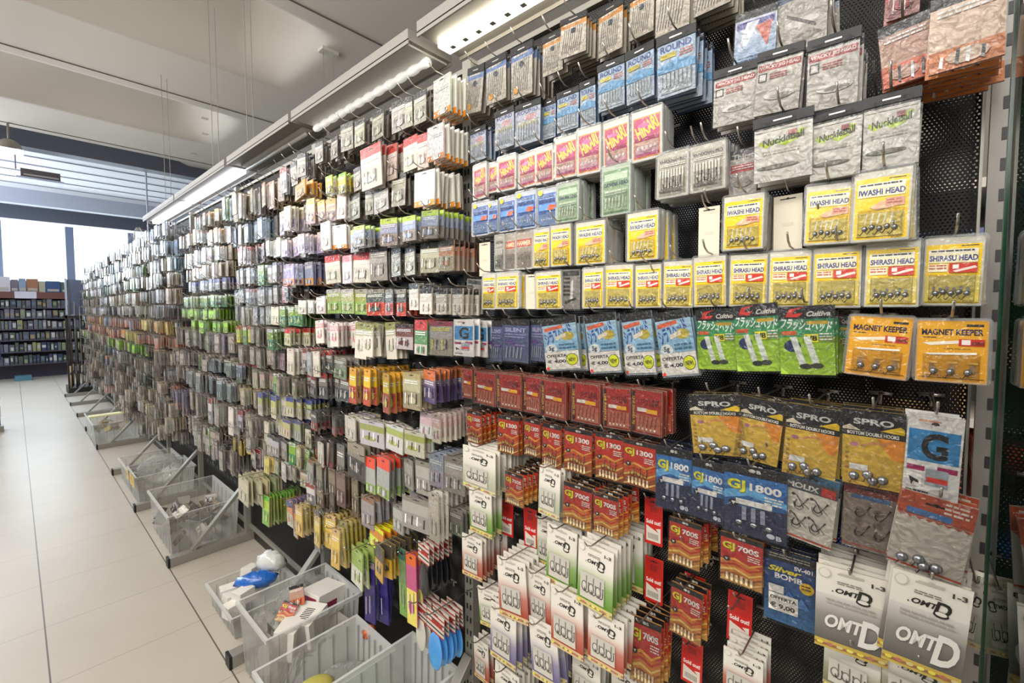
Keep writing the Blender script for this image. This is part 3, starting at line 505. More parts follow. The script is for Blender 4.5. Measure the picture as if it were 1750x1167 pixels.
gen('bone_card', LB_, 'white carded lure', '22201f', 'bab2a6', 'd2cabb', hh=.22, mh=.55, side='b0a898'); gen('pink_minnow', LB_, 'white and pink minnow', 'd8c8c4', 'cf9a98', 'd0ccc0', hh=.14, mh=.34, side='bdb6aa'); gen('long_minnow', LB_, 'long white minnow', '7d7f4a', 'a9a890', 'c9c2b2', hh=.2, mh=.38, side='b0a999')
gen('maroon_lure', LB_, 'maroon and white lure', '3c2420', '6f3c38', 'b9a8a4'); gen('redgreen_bag', LB_, 'red and green lure', 'a8201c', '4f7a4c', 'b5ac9c', hh=.3, mh=.7); gen('scribble_bag', LB_, 'grey lure with yellow scribble', '86283c', '94908a', '8d8472', hh=.14, det='d6d018'); gen('redgrey_bag', SB, 'dark grey red-topped tackle', '8a2a22', '6c665e', '3f4244', hh=.2, side='5a544c')
gen('grey_lure', LB_, 'grey lure', '8a8478', '7a756c', '6e7a60'); gen('yellow_red', LB_, 'yellow to red lure', 'c98f1c', 'cfae1c', 'a8432c', hh=.2, mh=.5, side='8f6c34'); gen('beige_bag', SB, 'beige tackle', 'a08a60', 'aa9c84', '8d7c66', side='8c7f6c'); gen('purple_bag', SB, 'purple tackle', 'b0602c', '6a5f74', '443a60', hh=.3, side='463c48')
gen('white_card', LB_, 'white-carded lure', 'c4beb2', 'c9c3b6', 'b8b2a4', side='b5afa2'); gen('black_red_card', LB_, 'black and red carded lure', '33302d', '514b46', '8f2c28', mh=.6, side='4a4440'); gen('green_bait_box', LB_, 'boxed lure with green bait', 'b0aca2', '8c9448', 'b0aba0', w=.12, hh_=.1, mh=.4, side='9a968c'); gen('pink_white_card', LB_, 'white and pink carded lure', 'a89890', 'c9aaa2', 'c6bfae', side='b5a596')
gen('dark_jig_bag', LB_, 'cream-topped dark jig', 'a5987c', '8f8672', '3a332d', hh=.3, mh=.42, w=.12, hh_=.15); gen('orange_top', LB_, 'orange-topped silver lure', 'd8442a', '9a9c98', '7f9a48', hh=.3, mh=.75, w=.09, hh_=.156, side='565a58'); gen('clear_lure', LB_, 'clear-boxed metal lure', '7d786e', '9d9a92', '8a867e', w=.08, side='8f8b82'); gen('blue_clear', LB_, 'pale blue metal lure', '8a94a4', '949aa4', 'a39aa8')
gen('brown_lure', LB_, 'brown lure', '6a5a48', '7a6c58', '5f4c38', hh_=.16, side='5c5044'); gen('silver_text', LB_, 'silver lettered lure', '8f6a50', '9c9a9c', '8f8d90', dk='2f2f34'); gen('yellow_net', BT, 'yellow bait net', 'b5a06a', 'c9b44c', 'b8a04c', side='a08c50'); gen('yellow_bag', LB_, 'fluorescent yellow lure', 'cfd818', 'c97a2c', 'c9cf3c', w=.12, hh_=.095)
gen('yellow_black', LB_, 'yellow and black swivel', '45413a', '4c483c', 'd0a52c', hh=.2, mh=.42, side='a8852c'); gen('green_white', LB_, 'green and white lure', '9aa85c', '8fa04c', 'c9bfae', w=.1, hh_=.15); gen('comb_bag', SB, 'beige long-strip tackle', 'a58868', 'a89880', '8c7e6a', hh_=.13, side='a0937c'); gen('orange_box', LB_, 'orange box lure', 'dc9c18', 'd8941c', 'b5a06c', w=.12)
gen('cream_lilac', BT, 'cream and lilac bait', 'd0c890', 'c9bfa6', 'a595a8', side='b5aa9c'); gen('blue_silver', SB, 'silver and blue lure', '2f3c50', '9cb4cc', '8fa0b0', side='5a6878'); gen('lilac_bait', BT, 'pink and lilac bait', 'c0a094', 'b8a8ae', '9a8cac', side='a89aa0'); gen('pink_dark', BT, 'dark pink-edged bait', 'a88a88', '4c4040', '5a504c'); gen('silver_mix', SB, 'silver and brown tackle', '35343c', 'c6c4cc', '86705c', side='54504e')
gen('lilac_orange', BT, 'lilac and orange bait', '8c7c8e', '8f8cac', 'c98a4c', mh=.7); gen('silver_mix2', SB, 'silver-grey tackle', '34363a', 'a5a4a8', '8a857e', side='605c5a'); gen('pink_red', BT, 'pink and red bait', 'c9a8b0', 'c08a94', 'a03848'); gen('dark_bag', SB, 'black tackle', '1c1a22', '35302f', '4a4440'); gen('grey_bag', SB, 'mid grey tackle', '6c6a68', '7c7874', '6a6662', side='5c5854')
gen('green_bag', BT, 'green tackle', 'c4c8bc', '7f9a34', '3c7a4c', side='5a6c3c'); gen('redyellow_bag', BT, 'red and yellow tackle', 'a8201c', 'a0b04c', 'c9c41e', hh=.2, side='8c8c3c'); gen('browngrey_bag', SB, 'brown-grey tackle', '6a6258', '958c80', '7d7468', side='70675c'); gen('redwhite_card', LB_, 'red-topped white lure', 'b8221c', 'a09a70', 'b8b0a0', hh=.25); gen('redsilver_spoon', LB_, 'red-topped silver spoon', '8f1c1c', 'c6c0c0', '6a6e70', hh=.2)
gen('red_edge_bag', SB, 'red-edged dark tackle', 'a02a26', '5e584e', '544e46', hh=.1, side='544c44'); gen('beige_green_bag', SB, 'beige and green tackle', '6a6450', '9a8c78', '808a64', side='6c6454'); gen('blue_white_card', LB_, 'blue-topped white lure', '3a4690', 'a5a55c', 'b5ada0', hh=.22, side='8a8276'); gen('blue_yellow_card', LB_, 'blue and yellow lure', '4a4a84', 'a0a06c', 'a8a094', side='7c756a'); gen('cream_net', SB, 'cream mesh feeder', 'bab490', 'ccc6a6', 'bdb698', w=.11, hh_=.155, side='b0a988')
gen('lime_comb', SB, 'lime-fronted striped tackle', '5cc040', 'a8c838', '7cb048', hh_=.17, side='96785a'); gen('blue_cream', LB_, 'blue and cream lure', '3c4a80', 'c07a4c', 'b5ad98', hh=.25, hh_=.156); gen('orange_white', LB_, 'orange and white lure', 'dc9430', 'd0c8b8', 'a09684', hh=.3, side='a0988a'); gen('white_pattern', BT, 'white wavy-print bait', 'b0a8a4', 'c4beba', '9c948c', side='8d857c'); gen('bluehead_bag', BT, 'violet-blue-topped tackle', '4a4c9c', 'b0b0bc', '7c7c74', hh=.35)
gen('lime_card', BT, 'lime green tackle', '7a9044', '96c81c', '8aa838', hh=.16, w=.08, side='5a7028'); gen('stripe_box', SB, 'taupe striped lure', '6c5a50', '9a9084', '7c7268', side='7e756b'); gen('greyblue_bag', SB, 'grey-blue tackle', 'a8a6a2', '60686a', '54605f', side='5c5e5a'); gen('purple_red', LB_, 'violet and red lure', '5c5068', '4c4058', 'a8503c', mh=.66, hh_=.18)
def f(c):
    c.R(0, 0, 1, .34, 'c9c0b4'); slot(c, '1a1412', .03, .3)
    for k in range(5): c.P([(0, .02+k*.07), (1, .06+k*.07), (1, .085+k*.07), (0, .045+k*.07)][::-1], ('a82820', '2a2422')[k % 2])
    c.R(.3, .12, .9, .2, 'a02a24')
for k_, l_, w_, h_ in (('black', 'striped card with black spoon', .065, .2), ('white', 'striped card with white spoon', .069, .195), ('blue', 'striped card with sky blue spoon', .092, .21)):
    design(k_ + '_spoon', 'spoon_lure', l_, w_, h_, .002, f, mat=PAPER, side='a89c8c'); D[k_ + '_spoon']['cut'] = .34; D[k_ + '_spoon']['spoon'] = {'black': '1d1e22', 'white': 'cfc9bf', 'blue': '4f98dc'}[k_]
gen('stick_lure', LB_, 'long red and yellow stick', 'c9601c', 'b05078', 'd8cf5c', hh=.16, w=.055, hh_=.27); gen('green_float', LB_, 'long pale green float', '4a7a6c', '7fa06c', '84b45c', w=.046, hh_=.26); gen('purple_rod_bag', LB_, 'long purple tube', 'a09a94', '3c3480', '342c74', hh=.1, w=.07, hh_=.25)
# --------- unit meshes
def tint(cols, v, g):
    if not v: return cols
    k = 1 + (.16, -.20, .05)[v-1]; t = (g.uniform(.88, 1.12), g.uniform(.9, 1.1), g.uniform(.85, 1.15))
    return [[tuple(min(.85, max(.002, q[i] * k * t[i])) for i in range(3)) for q in f_] for f_ in cols]
def unit(key, v=0):
    d = D[key]
    if key not in D_gen: v = 0
    if ('me', v) not in d:
        sd = (d['side'].split('|') * 2)[:2]; c = Card(d['w'], d['h'], d['t'], d['side'], d.get('cut', 1)); c.R(0, 0, 1, d.get('cut', 1), *sd); d['draw'](c); c.c = tint(c.c, v, random.Random(v * 31 + len(key))); d[('me', v)] = c.mesh(d['name'], d['mat'])
    return d[('me', v)]
_pm = {}
def rr(w, h, r, y, n=4):
    P = []
    for cx, cz, a0 in ((w/2-r, -r, 90), (-w/2+r, -r, 180), (-w/2+r, -h+r, 270), (w/2-r, -h+r, 0)):
        for i in range(n+1): a = rad(a0-90+90*i/n) if 0 else rad({90: 0, 180: 90, 270: 180, 0: 270}[a0] + 90*i/n); P.append((cx+r*math.cos(a), y, cz+r*math.sin(a)))
    return P
def part(kind, d):
    w, h, t = d['w'], d['h'], d['t']; key = (kind, round(w, 3), round(h, 3))
    if key in _pm: return _pm[key]
    mb = MB(); g = random.Random(hash(kind) % 7 if 0 else 3)
    if kind == 'shell':      # clear moulded cover: rim round the card and a raised window over its lower half
        o = rr(w*1.10, h*1.05, .006, 0); i_ = rr(w*.97, h*.97, .004, 0); dz = h*.035
        o = [(x, y, z+h*.04) for x, y, z in o]; b = len(mb.v); n = len(o); k = mb.m(SHELL)
        for yy in (-t/2-.0015, t/2+.001): mb.v += [(x, yy, z) for x, y, z in o]
        for j in range(n): mb.f.append((b+j, b+(j+1) % n, b+n+(j+1) % n, b+n+j)); mb.mi.append(k)
        c0 = len(mb.v); mb.v += [(x, -t/2-.0017, z) for x, y, z in i_]
        for j in range(n): mb.f.append((b+j, c0+j, c0+(j+1) % n, b+(j+1) % n)); mb.mi.append(k)
        z0, z1, xx, yf = -h*.54, -h*.95, w*.40, -t/2-.005
        P = [(-xx, -t/2-.0018, z1), (xx, -t/2-.0018, z1), (xx, -t/2-.0018, z0), (-xx, -t/2-.0018, z0), (-xx*.92, yf, z1*.985), (xx*.92, yf, z1*.985), (xx*.92, yf, z0*1.04), (-xx*.92, yf, z0*1.04)]
        q = len(mb.v); mb.v += P; kf = mb.m(FILM)
        for f_ in ((4,5,6,7), (0,1,5,4), (1,2,6,5), (2,3,7,6), (3,0,4,7)): mb.f.append(tuple(q+i for i in f_)); mb.mi.append(kf)
        nm = 'clear_cover'
    elif kind == 'film':
        k = mb.m(FILM); N_, M_ = 5, 7; b = 0
        for j in range(M_+1):
            for i in range(N_+1):
                u, v = i/N_, j/M_; e = math.sin(math.pi*u) * math.sin(math.pi*v); mb.v.append(((u-.5)*w*1.07, -t/2-.0022-.004*e*(1+g.uniform(-.4, .6)), h*.015-v*h*1.05))
        for j in range(M_):
            for i in range(N_): a = j*(N_+1)+i; mb.f.append((a, a+N_+1, a+N_+2, a+1)); mb.mi.append(k)
        nm = 'clear_bag_film'
    elif kind == 'header':
        mb.box(-w*.52, -t/2-.0030, -h*.13, w*.52, t/2+.001, h*.02, BLACKP); mb.box(-w*.16, -t/2-.0034, -h*.075, w*.16, -t/2-.003, -h*.055, WIRE); nm = 'header_card'
    me = mb.mesh(nm, kind == 'film'); _pm[key] = (nm, me); return _pm[key]
def small(kind, d):
    """little metal things inside the pack: list of (name, mesh, (x, y, z), rot)"""
    w, h, t = d['w'], d['h'], d['t']; y = -t/2-.0035; o = []
    def ball(r):
        k = ('ball', r)
        if k not in _pm:
            mb = MB(); mb.ell((0, 0, 0), r, r*.8, r, LEAD, 8, 6); mb.tube([(0, 0, 0), (-.002, 0, -.004), (-.006, 0, -.006-r), (-.008, 0, -.003-r)], .0006, HOOK, 4); _pm[k] = mb.mesh('jig_head', True)
        return _pm[k]
    def hook(s):
        k = ('hook', s)
        if k not in _pm:
            mb = MB(); P = [(0, 0, .5), (0, 0, 0)] + [(-.16+.16*math.cos(a), 0, -.16*math.sin(a)*1.2) for a in (.5, 1.1, 1.7, 2.3, 2.9)] + [(-.33, 0, .12)]
            mb.tube([(x*s, 0, z*s) for x, _, z in P], s*.03, HOOK, 4); mb.ell((0, 0, .53*s), s*.05, s*.02, s*.05, HOOK, 6, 4); _pm[k] = mb.mesh('fish_hook', True)
        return _pm[k]
    if kind == 'balls':
        for i in range(5): o.append(('jig_head', ball(.0042), ((i-2)*w*.13, y, -h*(.80 if i % 2 else .82)), 0))
    if kind == 'balls3':
        for i in range(3): o.append(('jig_head', ball(.005), ((i-1)*w*.24, y, -h*.82), 0))
    if kind == 'leads':
        for i, (a, b) in enumerate(((-.3, .88), (-.08, .84), (.0, .91), (.16, .88))): o.append(('jig_head', ball(.0075), (a*w, y, -h*b), 0))
    if kind == 'hooks':
        for i in range(3): o.append(('fish_hook', hook(.030), ((i-1)*w*.2+.004, y, -h*.72), 0))
    if kind == 'bighooks':
        for i in range(4): o.append(('fish_hook', hook(.034), ((-.12+.36*(i % 2))*w, y, -h*(.48+.28*(i//2))), .5))
    return o
ORD = ['first', 'second', 'third', 'fourth', 'fifth', 'sixth', 'seventh', 'eighth', 'ninth', 'tenth', 'eleventh', 'twelfth', 'thirteenth', 'fourteenth', 'fifteenth', 'sixteenth', 'seventeenth', 'eighteenth', 'nineteenth', 'twentieth'] + ['%dth' % i for i in range(21, 60)]
count = {}; REST = {}; CAP = 295
pegs = 0; pegrest = []
_peg = {}
def peg_mesh(L):
    L = round(L / .02) * .02
    if L not in _peg:
        mb = MB(); mb.tube([(0, 0, 0), (-L+.03, 0, .004), (-L+.012, 0, .012), (-L, 0, .026)], .0019, WIRE, 6); mb.box(-.004, -.018, -.003, .0, .018, .003, WIRE); mb.box(-.004, -.003, -.022, 0, .003, .004, WIRE); _peg[L] = mb.mesh('peg_hook', True)
    return _peg[L]
def bay_of(y):
    for i in range(len(POST)-1):
        if y < POST[i+1]: return i
    return 9
def row_name(r): return ORD[r-1] + ' row'
def add_peg(y, z, x1, where, n=1, base=1.133):
    global pegs
    if pegs < CAP:
        link('peg_hook', peg_mesh(base - x1), loc=(base, y, z), label=('wire peg hook %s, %s' % ('holding packs' if n else 'hanging empty', where)), cat='peg hook', group='wire peg hooks on the display'); pegs += 1
    else: pegrest.append((peg_mesh(base - x1), Matrix.Translation((base, y, z))))
def hang(ent, order, detail):
    row, y, zt, w, h, X, n, key, rot = ent; d = D[key]; b = bay_of(y); where = '%s peg, %s, %s bay' % (ORD[order], row_name(row), BAYN[b])
    X += .004 * (order % 2); add_peg(y, zt + .004, min(X - .05, 1.04), where)
    gap = min(.021, (1.115 - X) / max(n, 1)); sx, sz = w / d['w'], h / d['h']
    for i in range(n):
        loose_ = 1 if b == 0 else 2.2; yaw = R.uniform(-4, 4) * loose_ + (0 if i else R.uniform(-3, 3)); tl = rot + R.uniform(-1.2, 1.2) * loose_ + (R.uniform(-2, 2) * loose_ if i else 0)
        loc = (X + gap * i, y + R.uniform(-.0015, .0015) * (1 + i), zt + (R.uniform(-.002, .002) if i else 0)); ro = (rad(R.uniform(-1.5, 1.5)), rad(tl), rad(-90 + yaw))
        nm = d['name']; c_ = count.get(nm, 0)
        if c_ < CAP:
            count[nm] = c_ + 1
            what = d['look'] + ('' if 'spoon' in d or key in ('blank_card', 'sold_out', 'g_card') else ' pack')
            pos = (('only one' if n == 1 else 'front one') if i == 0 else ORD[i] + ' back')
            ob = link(nm, unit(key, R.choice((0, 0, 1, 2, 3)) if i == 0 or b > 1 else 0), None, loc, ro, '%s, %s on %s' % (what, pos, where), 'peg card' if key == 'blank_card' else 'tag' if key == 'sold_out' else 'pack', d['group'], scale=(sx, 1, sz))
            if 'spoon' in d:
                k3 = ('sp', key)
                if k3 not in _pm: mb = MB(); mb.ell((0, 0, -d['h']*.66), d['w']*.42, .004, d['h']*.32, pm('spoon_' + d['spoon'], d['spoon'], .25, coat=.6), 14, 9); _pm[k3] = mb.mesh('spoon_blade', True)
                link('spoon_blade', _pm[k3], ob)
            if i == 0 and detail:
                for p in d['parts']:
                    if p in ('shell', 'film', 'header'):
                        if detail > 1 or p != 'film' : pn, me = part(p, d); link(pn, me, ob)
                    elif detail > 1:
                        for pn, me, l_, rt in small(p, d): link(pn, me, ob, l_, (0, rt, 0))
            elif detail > 1 and 'shell' in d['parts']: pn, me = part('shell', d); link(pn, me, ob)
        else: REST.setdefault(nm, []).append((key, Matrix.LocRotScale(Vector(loc), Euler(ro), Vector((sx, 1, sz)))))
def low(key):
    d = D[key]
    if 'low' not in d:
        c = Card(d['w'], d['h'], d['t'], d['side'], d.get('cut', 1)); rT, rE, rL, rV = Card.T, Card.E, Card.L, Card.V
        Card.T = lambda *a, **k: None; Card.V = Card.L = Card.T; Card.E = lambda s, cx, cy, rx, ry, cc, n=12: rE(s, cx, cy, rx, ry, cc, 6)
        c.R(0, 0, 1, d.get('cut', 1), d['side'].split('|')[0]); d['draw'](c); Card.T, Card.E, Card.L, Card.V = rT, rE, rL, rV
        d['low'] = (np.array(c.v), c.f, c.c)
    return d['low']
def flush():
    for nm, lst in REST.items():
        V = []; F = []; C = []; b = 0
        for key, M in lst:
            v, f, c = low(key); A = np.array(M); V.append(v @ A[:3, :3].T + A[:3, 3]); c = tint(c, R.choice((0, 1, 2, 3)), R) if key in D_gen else c; F += [tuple(b+i for i in q) for q in f]; C += [q for ff in c for q in ff]; b += len(v)
        me = bpy.data.meshes.new(nm + '_rest'); me.from_pydata(np.concatenate(V).tolist(), [], F); me.materials.append(PRINT)
        ca = me.color_attributes.new('Col', 'FLOAT_COLOR', 'CORNER'); ca.data.foreach_set('color', np.array([(*q, 1.0) for q in C], dtype=np.float32).ravel())
        link(nm + '_mass', me, None, label='all the remaining small %ss hanging in the far bays' % nm.replace('_', ' '), cat='packs', kind='stuff')
    if pegrest:
        V = []; F = []; b = 0
        for me, M in pegrest:
            for v in me.vertices: V.append(tuple(M @ v.co))
            for p in me.polygons: F.append(tuple(b+i for i in p.vertices))
            b += len(me.vertices)
        me = bpy.data.meshes.new('pegs'); me.from_pydata(V, [], F); me.materials.append(WIRE); link('peg_hook_mass', me, label='remaining wire pegs of the far bays', cat='peg hooks', kind='stuff')
DATA = [
(1,1.046,2.482,0.074,0.136,1,4,'silver_hook',8),
(1,0.959,2.476,0.082,0.128,1,6,'silver_hook',0),
(1,0.858,2.476,0.08,0.14,1,6,'silver_hook',0),
(1,0.747,2.46,0.066,0.101,1,3,'orange_hook',0),
(1,0.668,2.467,0.073,0.097,0.98,8,'orange_hook',0),
(1,0.571,2.46,0.07,0.113,1,6,'orange_hook',0),
(1,0.49,2.46,0.064,0.102,1,6,'orange_hook',0),
(1,0.415,2.457,0.077,0.122,1,6,'orange_hook',0),
(1,0.332,2.434,0.076,0.085,1,5,'orange_hook',0),
(1,0.249,2.311,0.073,0.11,1,4,'blue_bag',0),
(1,0.172,2.313,0.082,0.113,1,5,'clear_bag',0),
(1,0.028,2.299,0.042,0.081,1.03,5,'red_bag',0),
(1,0.027,2.185,0.064,0.101,0.97,4,'orange_bag',-6),
(1,-0.045,2.185,0.078,0.11,0.94,7,'orange_bag2',0),
(2,1.038,2.292,0.071,0.101,1,5,'blue_hook',0),
(2,0.923,2.313,0.077,0.112,1,6,'blue_hook',0),
(2,0.836,2.308,0.092,0.114,1,7,'blue_hook',0),
(2,0.77,2.302,0.044,0.105,1.02,5,'round_hook',0),
(2,0.696,2.299,0.068,0.104,1,5,'round_hook',0),
(2,0.634,2.3,0.046,0.113,1,5,'round_hook',0),
(2,0.565,2.321,0.071,0.111,0.99,6,'round_hook',0),
(2,0.488,2.323,0.072,0.118,0.99,7,'round_hook',0),
(2,0.401,2.321,0.083,0.131,0.98,7,'round_hook',0),
(2,0.274,2.198,0.077,0.11,0.97,3,'wacky',0),
(2,0.193,2.195,0.073,0.111,0.95,5,'wacky',3),
(2,0.113,2.185,0.072,0.119,0.95,6,'wacky',0),
(3,1.011,2.169,0.062,0.105,0.985,4,'pink_jig',0),
(3,0.956,2.162,0.039,0.087,0.985,4,'pink_jig',0),
(3,0.898,2.169,0.071,0.099,0.985,4,'pink_jig',0),
(3,0.825,2.162,0.065,0.095,0.985,4,'pink_jig',0),
(3,0.759,2.162,0.059,0.097,0.985,4,'pink_jig',0),
(3,0.691,2.174,0.068,0.108,0.985,4,'pink_jig',0),
(3,0.619,2.177,0.066,0.116,0.985,4,'pink_jig',0),
(3,0.547,2.177,0.07,0.117,0.985,4,'pink_jig',0),
(3,0.466,2.177,0.073,0.115,0.985,4,'pink_jig',0),
(3,0.401,2.067,0.071,0.1,0.98,5,'clear_jig',0),
(3,0.328,2.065,0.071,0.097,0.98,5,'clear_jig',0),
(3,0.265,2.046,0.052,0.091,1,4,'thirst',0),
(3,0.186,2.074,0.092,0.116,0.95,5,'nuckle',0),
(3,0.104,2.062,0.071,0.116,0.95,5,'nuckle',0),
(3,0.036,2.063,0.069,0.114,0.95,5,'nuckle',0),
(4,1.011,2.054,0.071,0.103,0.985,4,'blue_jig',0),
(4,0.954,2.045,0.037,0.093,0.985,4,'blue_jig',0),
(4,0.898,2.051,0.067,0.1,0.985,4,'blue_jig',0),
(4,0.824,2.055,0.072,0.106,0.985,4,'blue_jig',0),
(4,0.752,2.051,0.069,0.108,0.985,4,'blue_jig',0),
(4,0.682,2.052,0.069,0.102,0.985,4,'green_jig',0),
(4,0.54,2.068,0.078,0.119,0.98,5,'green_jig',0),
(5,1.015,1.932,0.051,0.105,1,1,'blank_card',0),
(5,0.933,1.943,0.04,0.105,0.99,3,'clear_jig',0),
(5,0.89,1.943,0.04,0.106,0.99,4,'grey_red',0),
(5,0.836,1.944,0.063,0.107,0.99,4,'grey_red',0),
(5,0.769,1.944,0.057,0.107,0.985,4,'iwashi',0),
(5,0.704,1.946,0.063,0.109,0.985,5,'iwashi',0),
(5,0.613,1.942,0.082,0.107,0.98,5,'iwashi',0),
(5,0.469,1.945,0.077,0.111,0.98,5,'iwashi',0),
(5,0.326,1.938,0.043,0.105,0.99,1,'blank_card',0),
(5,0.253,1.945,0.074,0.106,0.97,4,'iwashi',0),
(5,0.182,1.938,0.048,0.104,0.99,1,'blank_card',0),
(5,0.115,1.939,0.069,0.104,0.965,5,'iwashi',0),
(5,0.041,1.945,0.073,0.113,0.945,6,'iwashi',0),
(6,1.056,1.818,0.064,0.097,1,3,'steel_bag',6),
(6,0.976,1.829,0.06,0.107,0.985,4,'shirasu',0),
(6,0.897,1.829,0.095,0.106,0.985,4,'shirasu',0),
(6,0.814,1.821,0.041,0.099,0.99,1,'blank_card',0),
(6,0.746,1.824,0.082,0.102,0.985,3,'shirasu',0),
(6,0.676,1.827,0.055,0.106,0.99,2,'steel_bag',0),
(6,0.601,1.824,0.062,0.1,0.98,4,'shirasu',0),
(6,0.53,1.828,0.073,0.103,0.98,4,'shirasu',0),
(6,0.456,1.823,0.062,0.098,0.98,4,'shirasu',0),
(6,0.386,1.827,0.065,0.102,0.98,4,'shirasu',0),
(6,0.319,1.831,0.064,0.104,0.98,4,'shirasu',0),
(6,0.245,1.83,0.068,0.103,0.98,4,'shirasu',0),
(6,0.172,1.829,0.067,0.104,0.975,4,'shirasu',0),
(6,0.101,1.831,0.07,0.107,0.975,4,'shirasu',0),
(6,0.027,1.831,0.069,0.106,0.975,4,'shirasu',0),
(6,-0.046,1.832,0.067,0.105,0.975,4,'shirasu',0),
(7,1.034,1.69,0.091,0.114,0.93,2,'g_card',0),
(7,0.998,1.685,0.052,0.112,0.97,2,'g_card',0),
(7,0.957,1.685,0.065,0.124,0.99,5,'navy_jig',0),
(7,0.871,1.692,0.097,0.126,0.99,6,'navy_jig',0),
(7,0.797,1.693,0.055,0.12,1,5,'navy_jig',0),
(7,0.702,1.699,0.107,0.141,0.97,3,'offerta',-7),
(7,0.677,1.699,0.059,0.144,1,2,'offerta',-7),
(7,0.577,1.709,0.088,0.146,0.97,4,'offerta',-7),
(7,0.481,1.713,0.08,0.145,0.97,4,'offerta',-9),
(7,0.396,1.717,0.079,0.145,0.97,4,'offerta',-9),
(7,0.304,1.721,0.079,0.125,0.97,4,'cultiva',-3),
(7,0.228,1.731,0.078,0.13,0.96,4,'cultiva',-5),
(7,0.144,1.727,0.083,0.124,0.95,4,'cultiva',-3),
(7,0.096,1.712,0.032,0.108,1.02,2,'cultiva',6),
(7,0.037,1.707,0.08,0.098,0.95,3,'magnet',3),
(7,-0.044,1.703,0.077,0.092,0.94,3,'magnet',0),
(8,1.075,1.528,0.047,0.096,0.985,4,'red_jig',0),
(8,0.998,1.524,0.1,0.104,0.985,4,'red_jig',0),
(8,0.891,1.529,0.101,0.106,0.985,4,'red_jig',0),
(8,0.804,1.529,0.064,0.105,0.985,4,'red_jig',0),
(8,0.725,1.527,0.087,0.106,0.985,4,'red_jig',0),
(8,0.625,1.53,0.089,0.106,0.985,4,'red_jig',0),
(8,0.535,1.53,0.071,0.104,0.985,4,'red_jig',0),
(8,0.456,1.533,0.08,0.107,0.985,4,'red_jig',0),
(8,0.3,1.545,0.099,0.124,0.96,3,'spro',-5),
(8,0.207,1.547,0.075,0.124,0.96,3,'spro',5),
(8,0.125,1.547,0.081,0.131,0.95,5,'spro',2),
(8,0.041,1.553,0.082,0.128,0.94,4,'spro',0),
(8,-0.032,1.559,0.063,0.129,0.93,3,'g_card',1),
(9,1.029,1.397,0.067,0.103,0.97,6,'gj_red',0),
(9,0.886,1.404,0.076,0.113,0.97,5,'gj_red',0),
(9,0.788,1.41,0.057,0.105,0.97,3,'gj_red',0),
(9,0.724,1.407,0.065,0.118,0.97,2,'gj_red',0),
(9,0.636,1.411,0.083,0.117,0.97,6,'gj_red',0),
(9,0.549,1.414,0.076,0.117,0.97,5,'gj_red',0),
(9,0.466,1.412,0.082,0.109,0.97,4,'gj_red',0),
(9,0.383,1.415,0.078,0.139,0.96,4,'gj_blue',0),
(9,0.302,1.407,0.066,0.125,0.95,4,'gj_blue',0),
(9,0.217,1.416,0.109,0.137,0.94,5,'gj_blue',0),
(9,0.123,1.423,0.082,0.125,0.95,4,'molix',4),
(9,0.042,1.429,0.073,0.117,0.95,4,'dark_jig',0),
(9,-0.04,1.437,0.085,0.12,0.92,4,'orange_sinker',7),
(10,0.972,1.297,0.147,0.13,0.93,9,'omtd_clear',0),
(10,0.947,1.243,0.033,0.08,1,3,'gj_small',0),
(10,0.828,1.257,0.069,0.092,0.93,7,'gj_small',0),
(10,0.711,1.295,0.072,0.133,0.95,6,'omtd_clear',0),
(10,0.627,1.271,0.083,0.114,0.95,5,'gj_small',0),
(10,0.531,1.28,0.066,0.1,0.93,6,'gj_small',0),
(11,0.962,1.171,0.095,0.138,0.93,3,'omtd_green',0),
(11,0.939,1.117,0.055,0.114,1.02,1,'sold_out',0),
(11,0.84,1.122,0.05,0.125,1.02,1,'sold_out',0),
(11,0.764,1.118,0.065,0.138,1,3,'omtd_green',0),
(11,0.671,1.143,0.097,0.164,0.95,4,'omtd_green',0),
(11,0.541,1.16,0.098,0.157,0.9,10,'omtd_green',0),
(11,0.455,1.26,0.045,0.115,1.03,1,'sold_out',0),
(11,0.357,1.255,0.069,0.101,0.97,6,'gj_small',0),
(11,0.238,1.27,0.077,0.098,0.95,5,'gj_small',0),
(12,0.999,1.015,0.082,0.134,0.93,6,'omtd_red',0),
(12,0.83,1.008,0.101,0.172,0.92,6,'omtd_red',-4),
(12,0.741,0.996,0.075,0.152,0.94,5,'omtd_red',0),
(12,0.637,0.999,0.101,0.159,0.92,6,'omtd_red',-3),
(12,0.516,0.999,0.094,0.133,0.91,6,'omtd_red',0),
(12,0.454,1.109,0.047,0.114,1.03,1,'sold_out',0),
(12,0.362,1.095,0.049,0.101,1.05,1,'sold_out',0),
(12,0.35,1.106,0.07,0.115,0.97,3,'gj_small',0),
(12,0.256,1.106,0.049,0.113,1.03,1,'sold_out',0),
(12,0.159,1.257,0.083,0.136,0.96,3,'bomb',0),
(12,0.059,1.278,0.098,0.123,1,2,'omtd_grey',0),
(12,0.061,1.278,0.099,0.144,0.93,4,'omtd_grey',0),
(12,-0.034,1.319,0.089,0.148,0.9,4,'omtd_grey',4),
(12,-0.088,1.289,0.042,0.108,1,3,'omtd_clear',5),
(13,0.938,0.867,0.09,0.119,0.94,3,'omtd_green',-6),
(13,0.859,0.853,0.1,0.167,0.92,7,'omtd_purple',0),
(13,0.722,0.873,0.098,0.165,0.93,8,'omtd_purple',-6),
(13,0.441,0.995,0.072,0.161,0.96,5,'gj_small',0),
(13,0.364,0.934,0.049,0.107,1.05,1,'sold_out',0),
(13,0.229,1.029,0.073,0.1,0.95,5,'omtd_red',0),
(13,0.057,1.151,0.079,0.104,0.95,4,'omtd_olive',0),
(13,-0.025,1.169,0.085,0.086,0.93,4,'omtd_olive',0),
(14,1.036,0.615,0.072,0.14,1,3,'omtd_red',0),
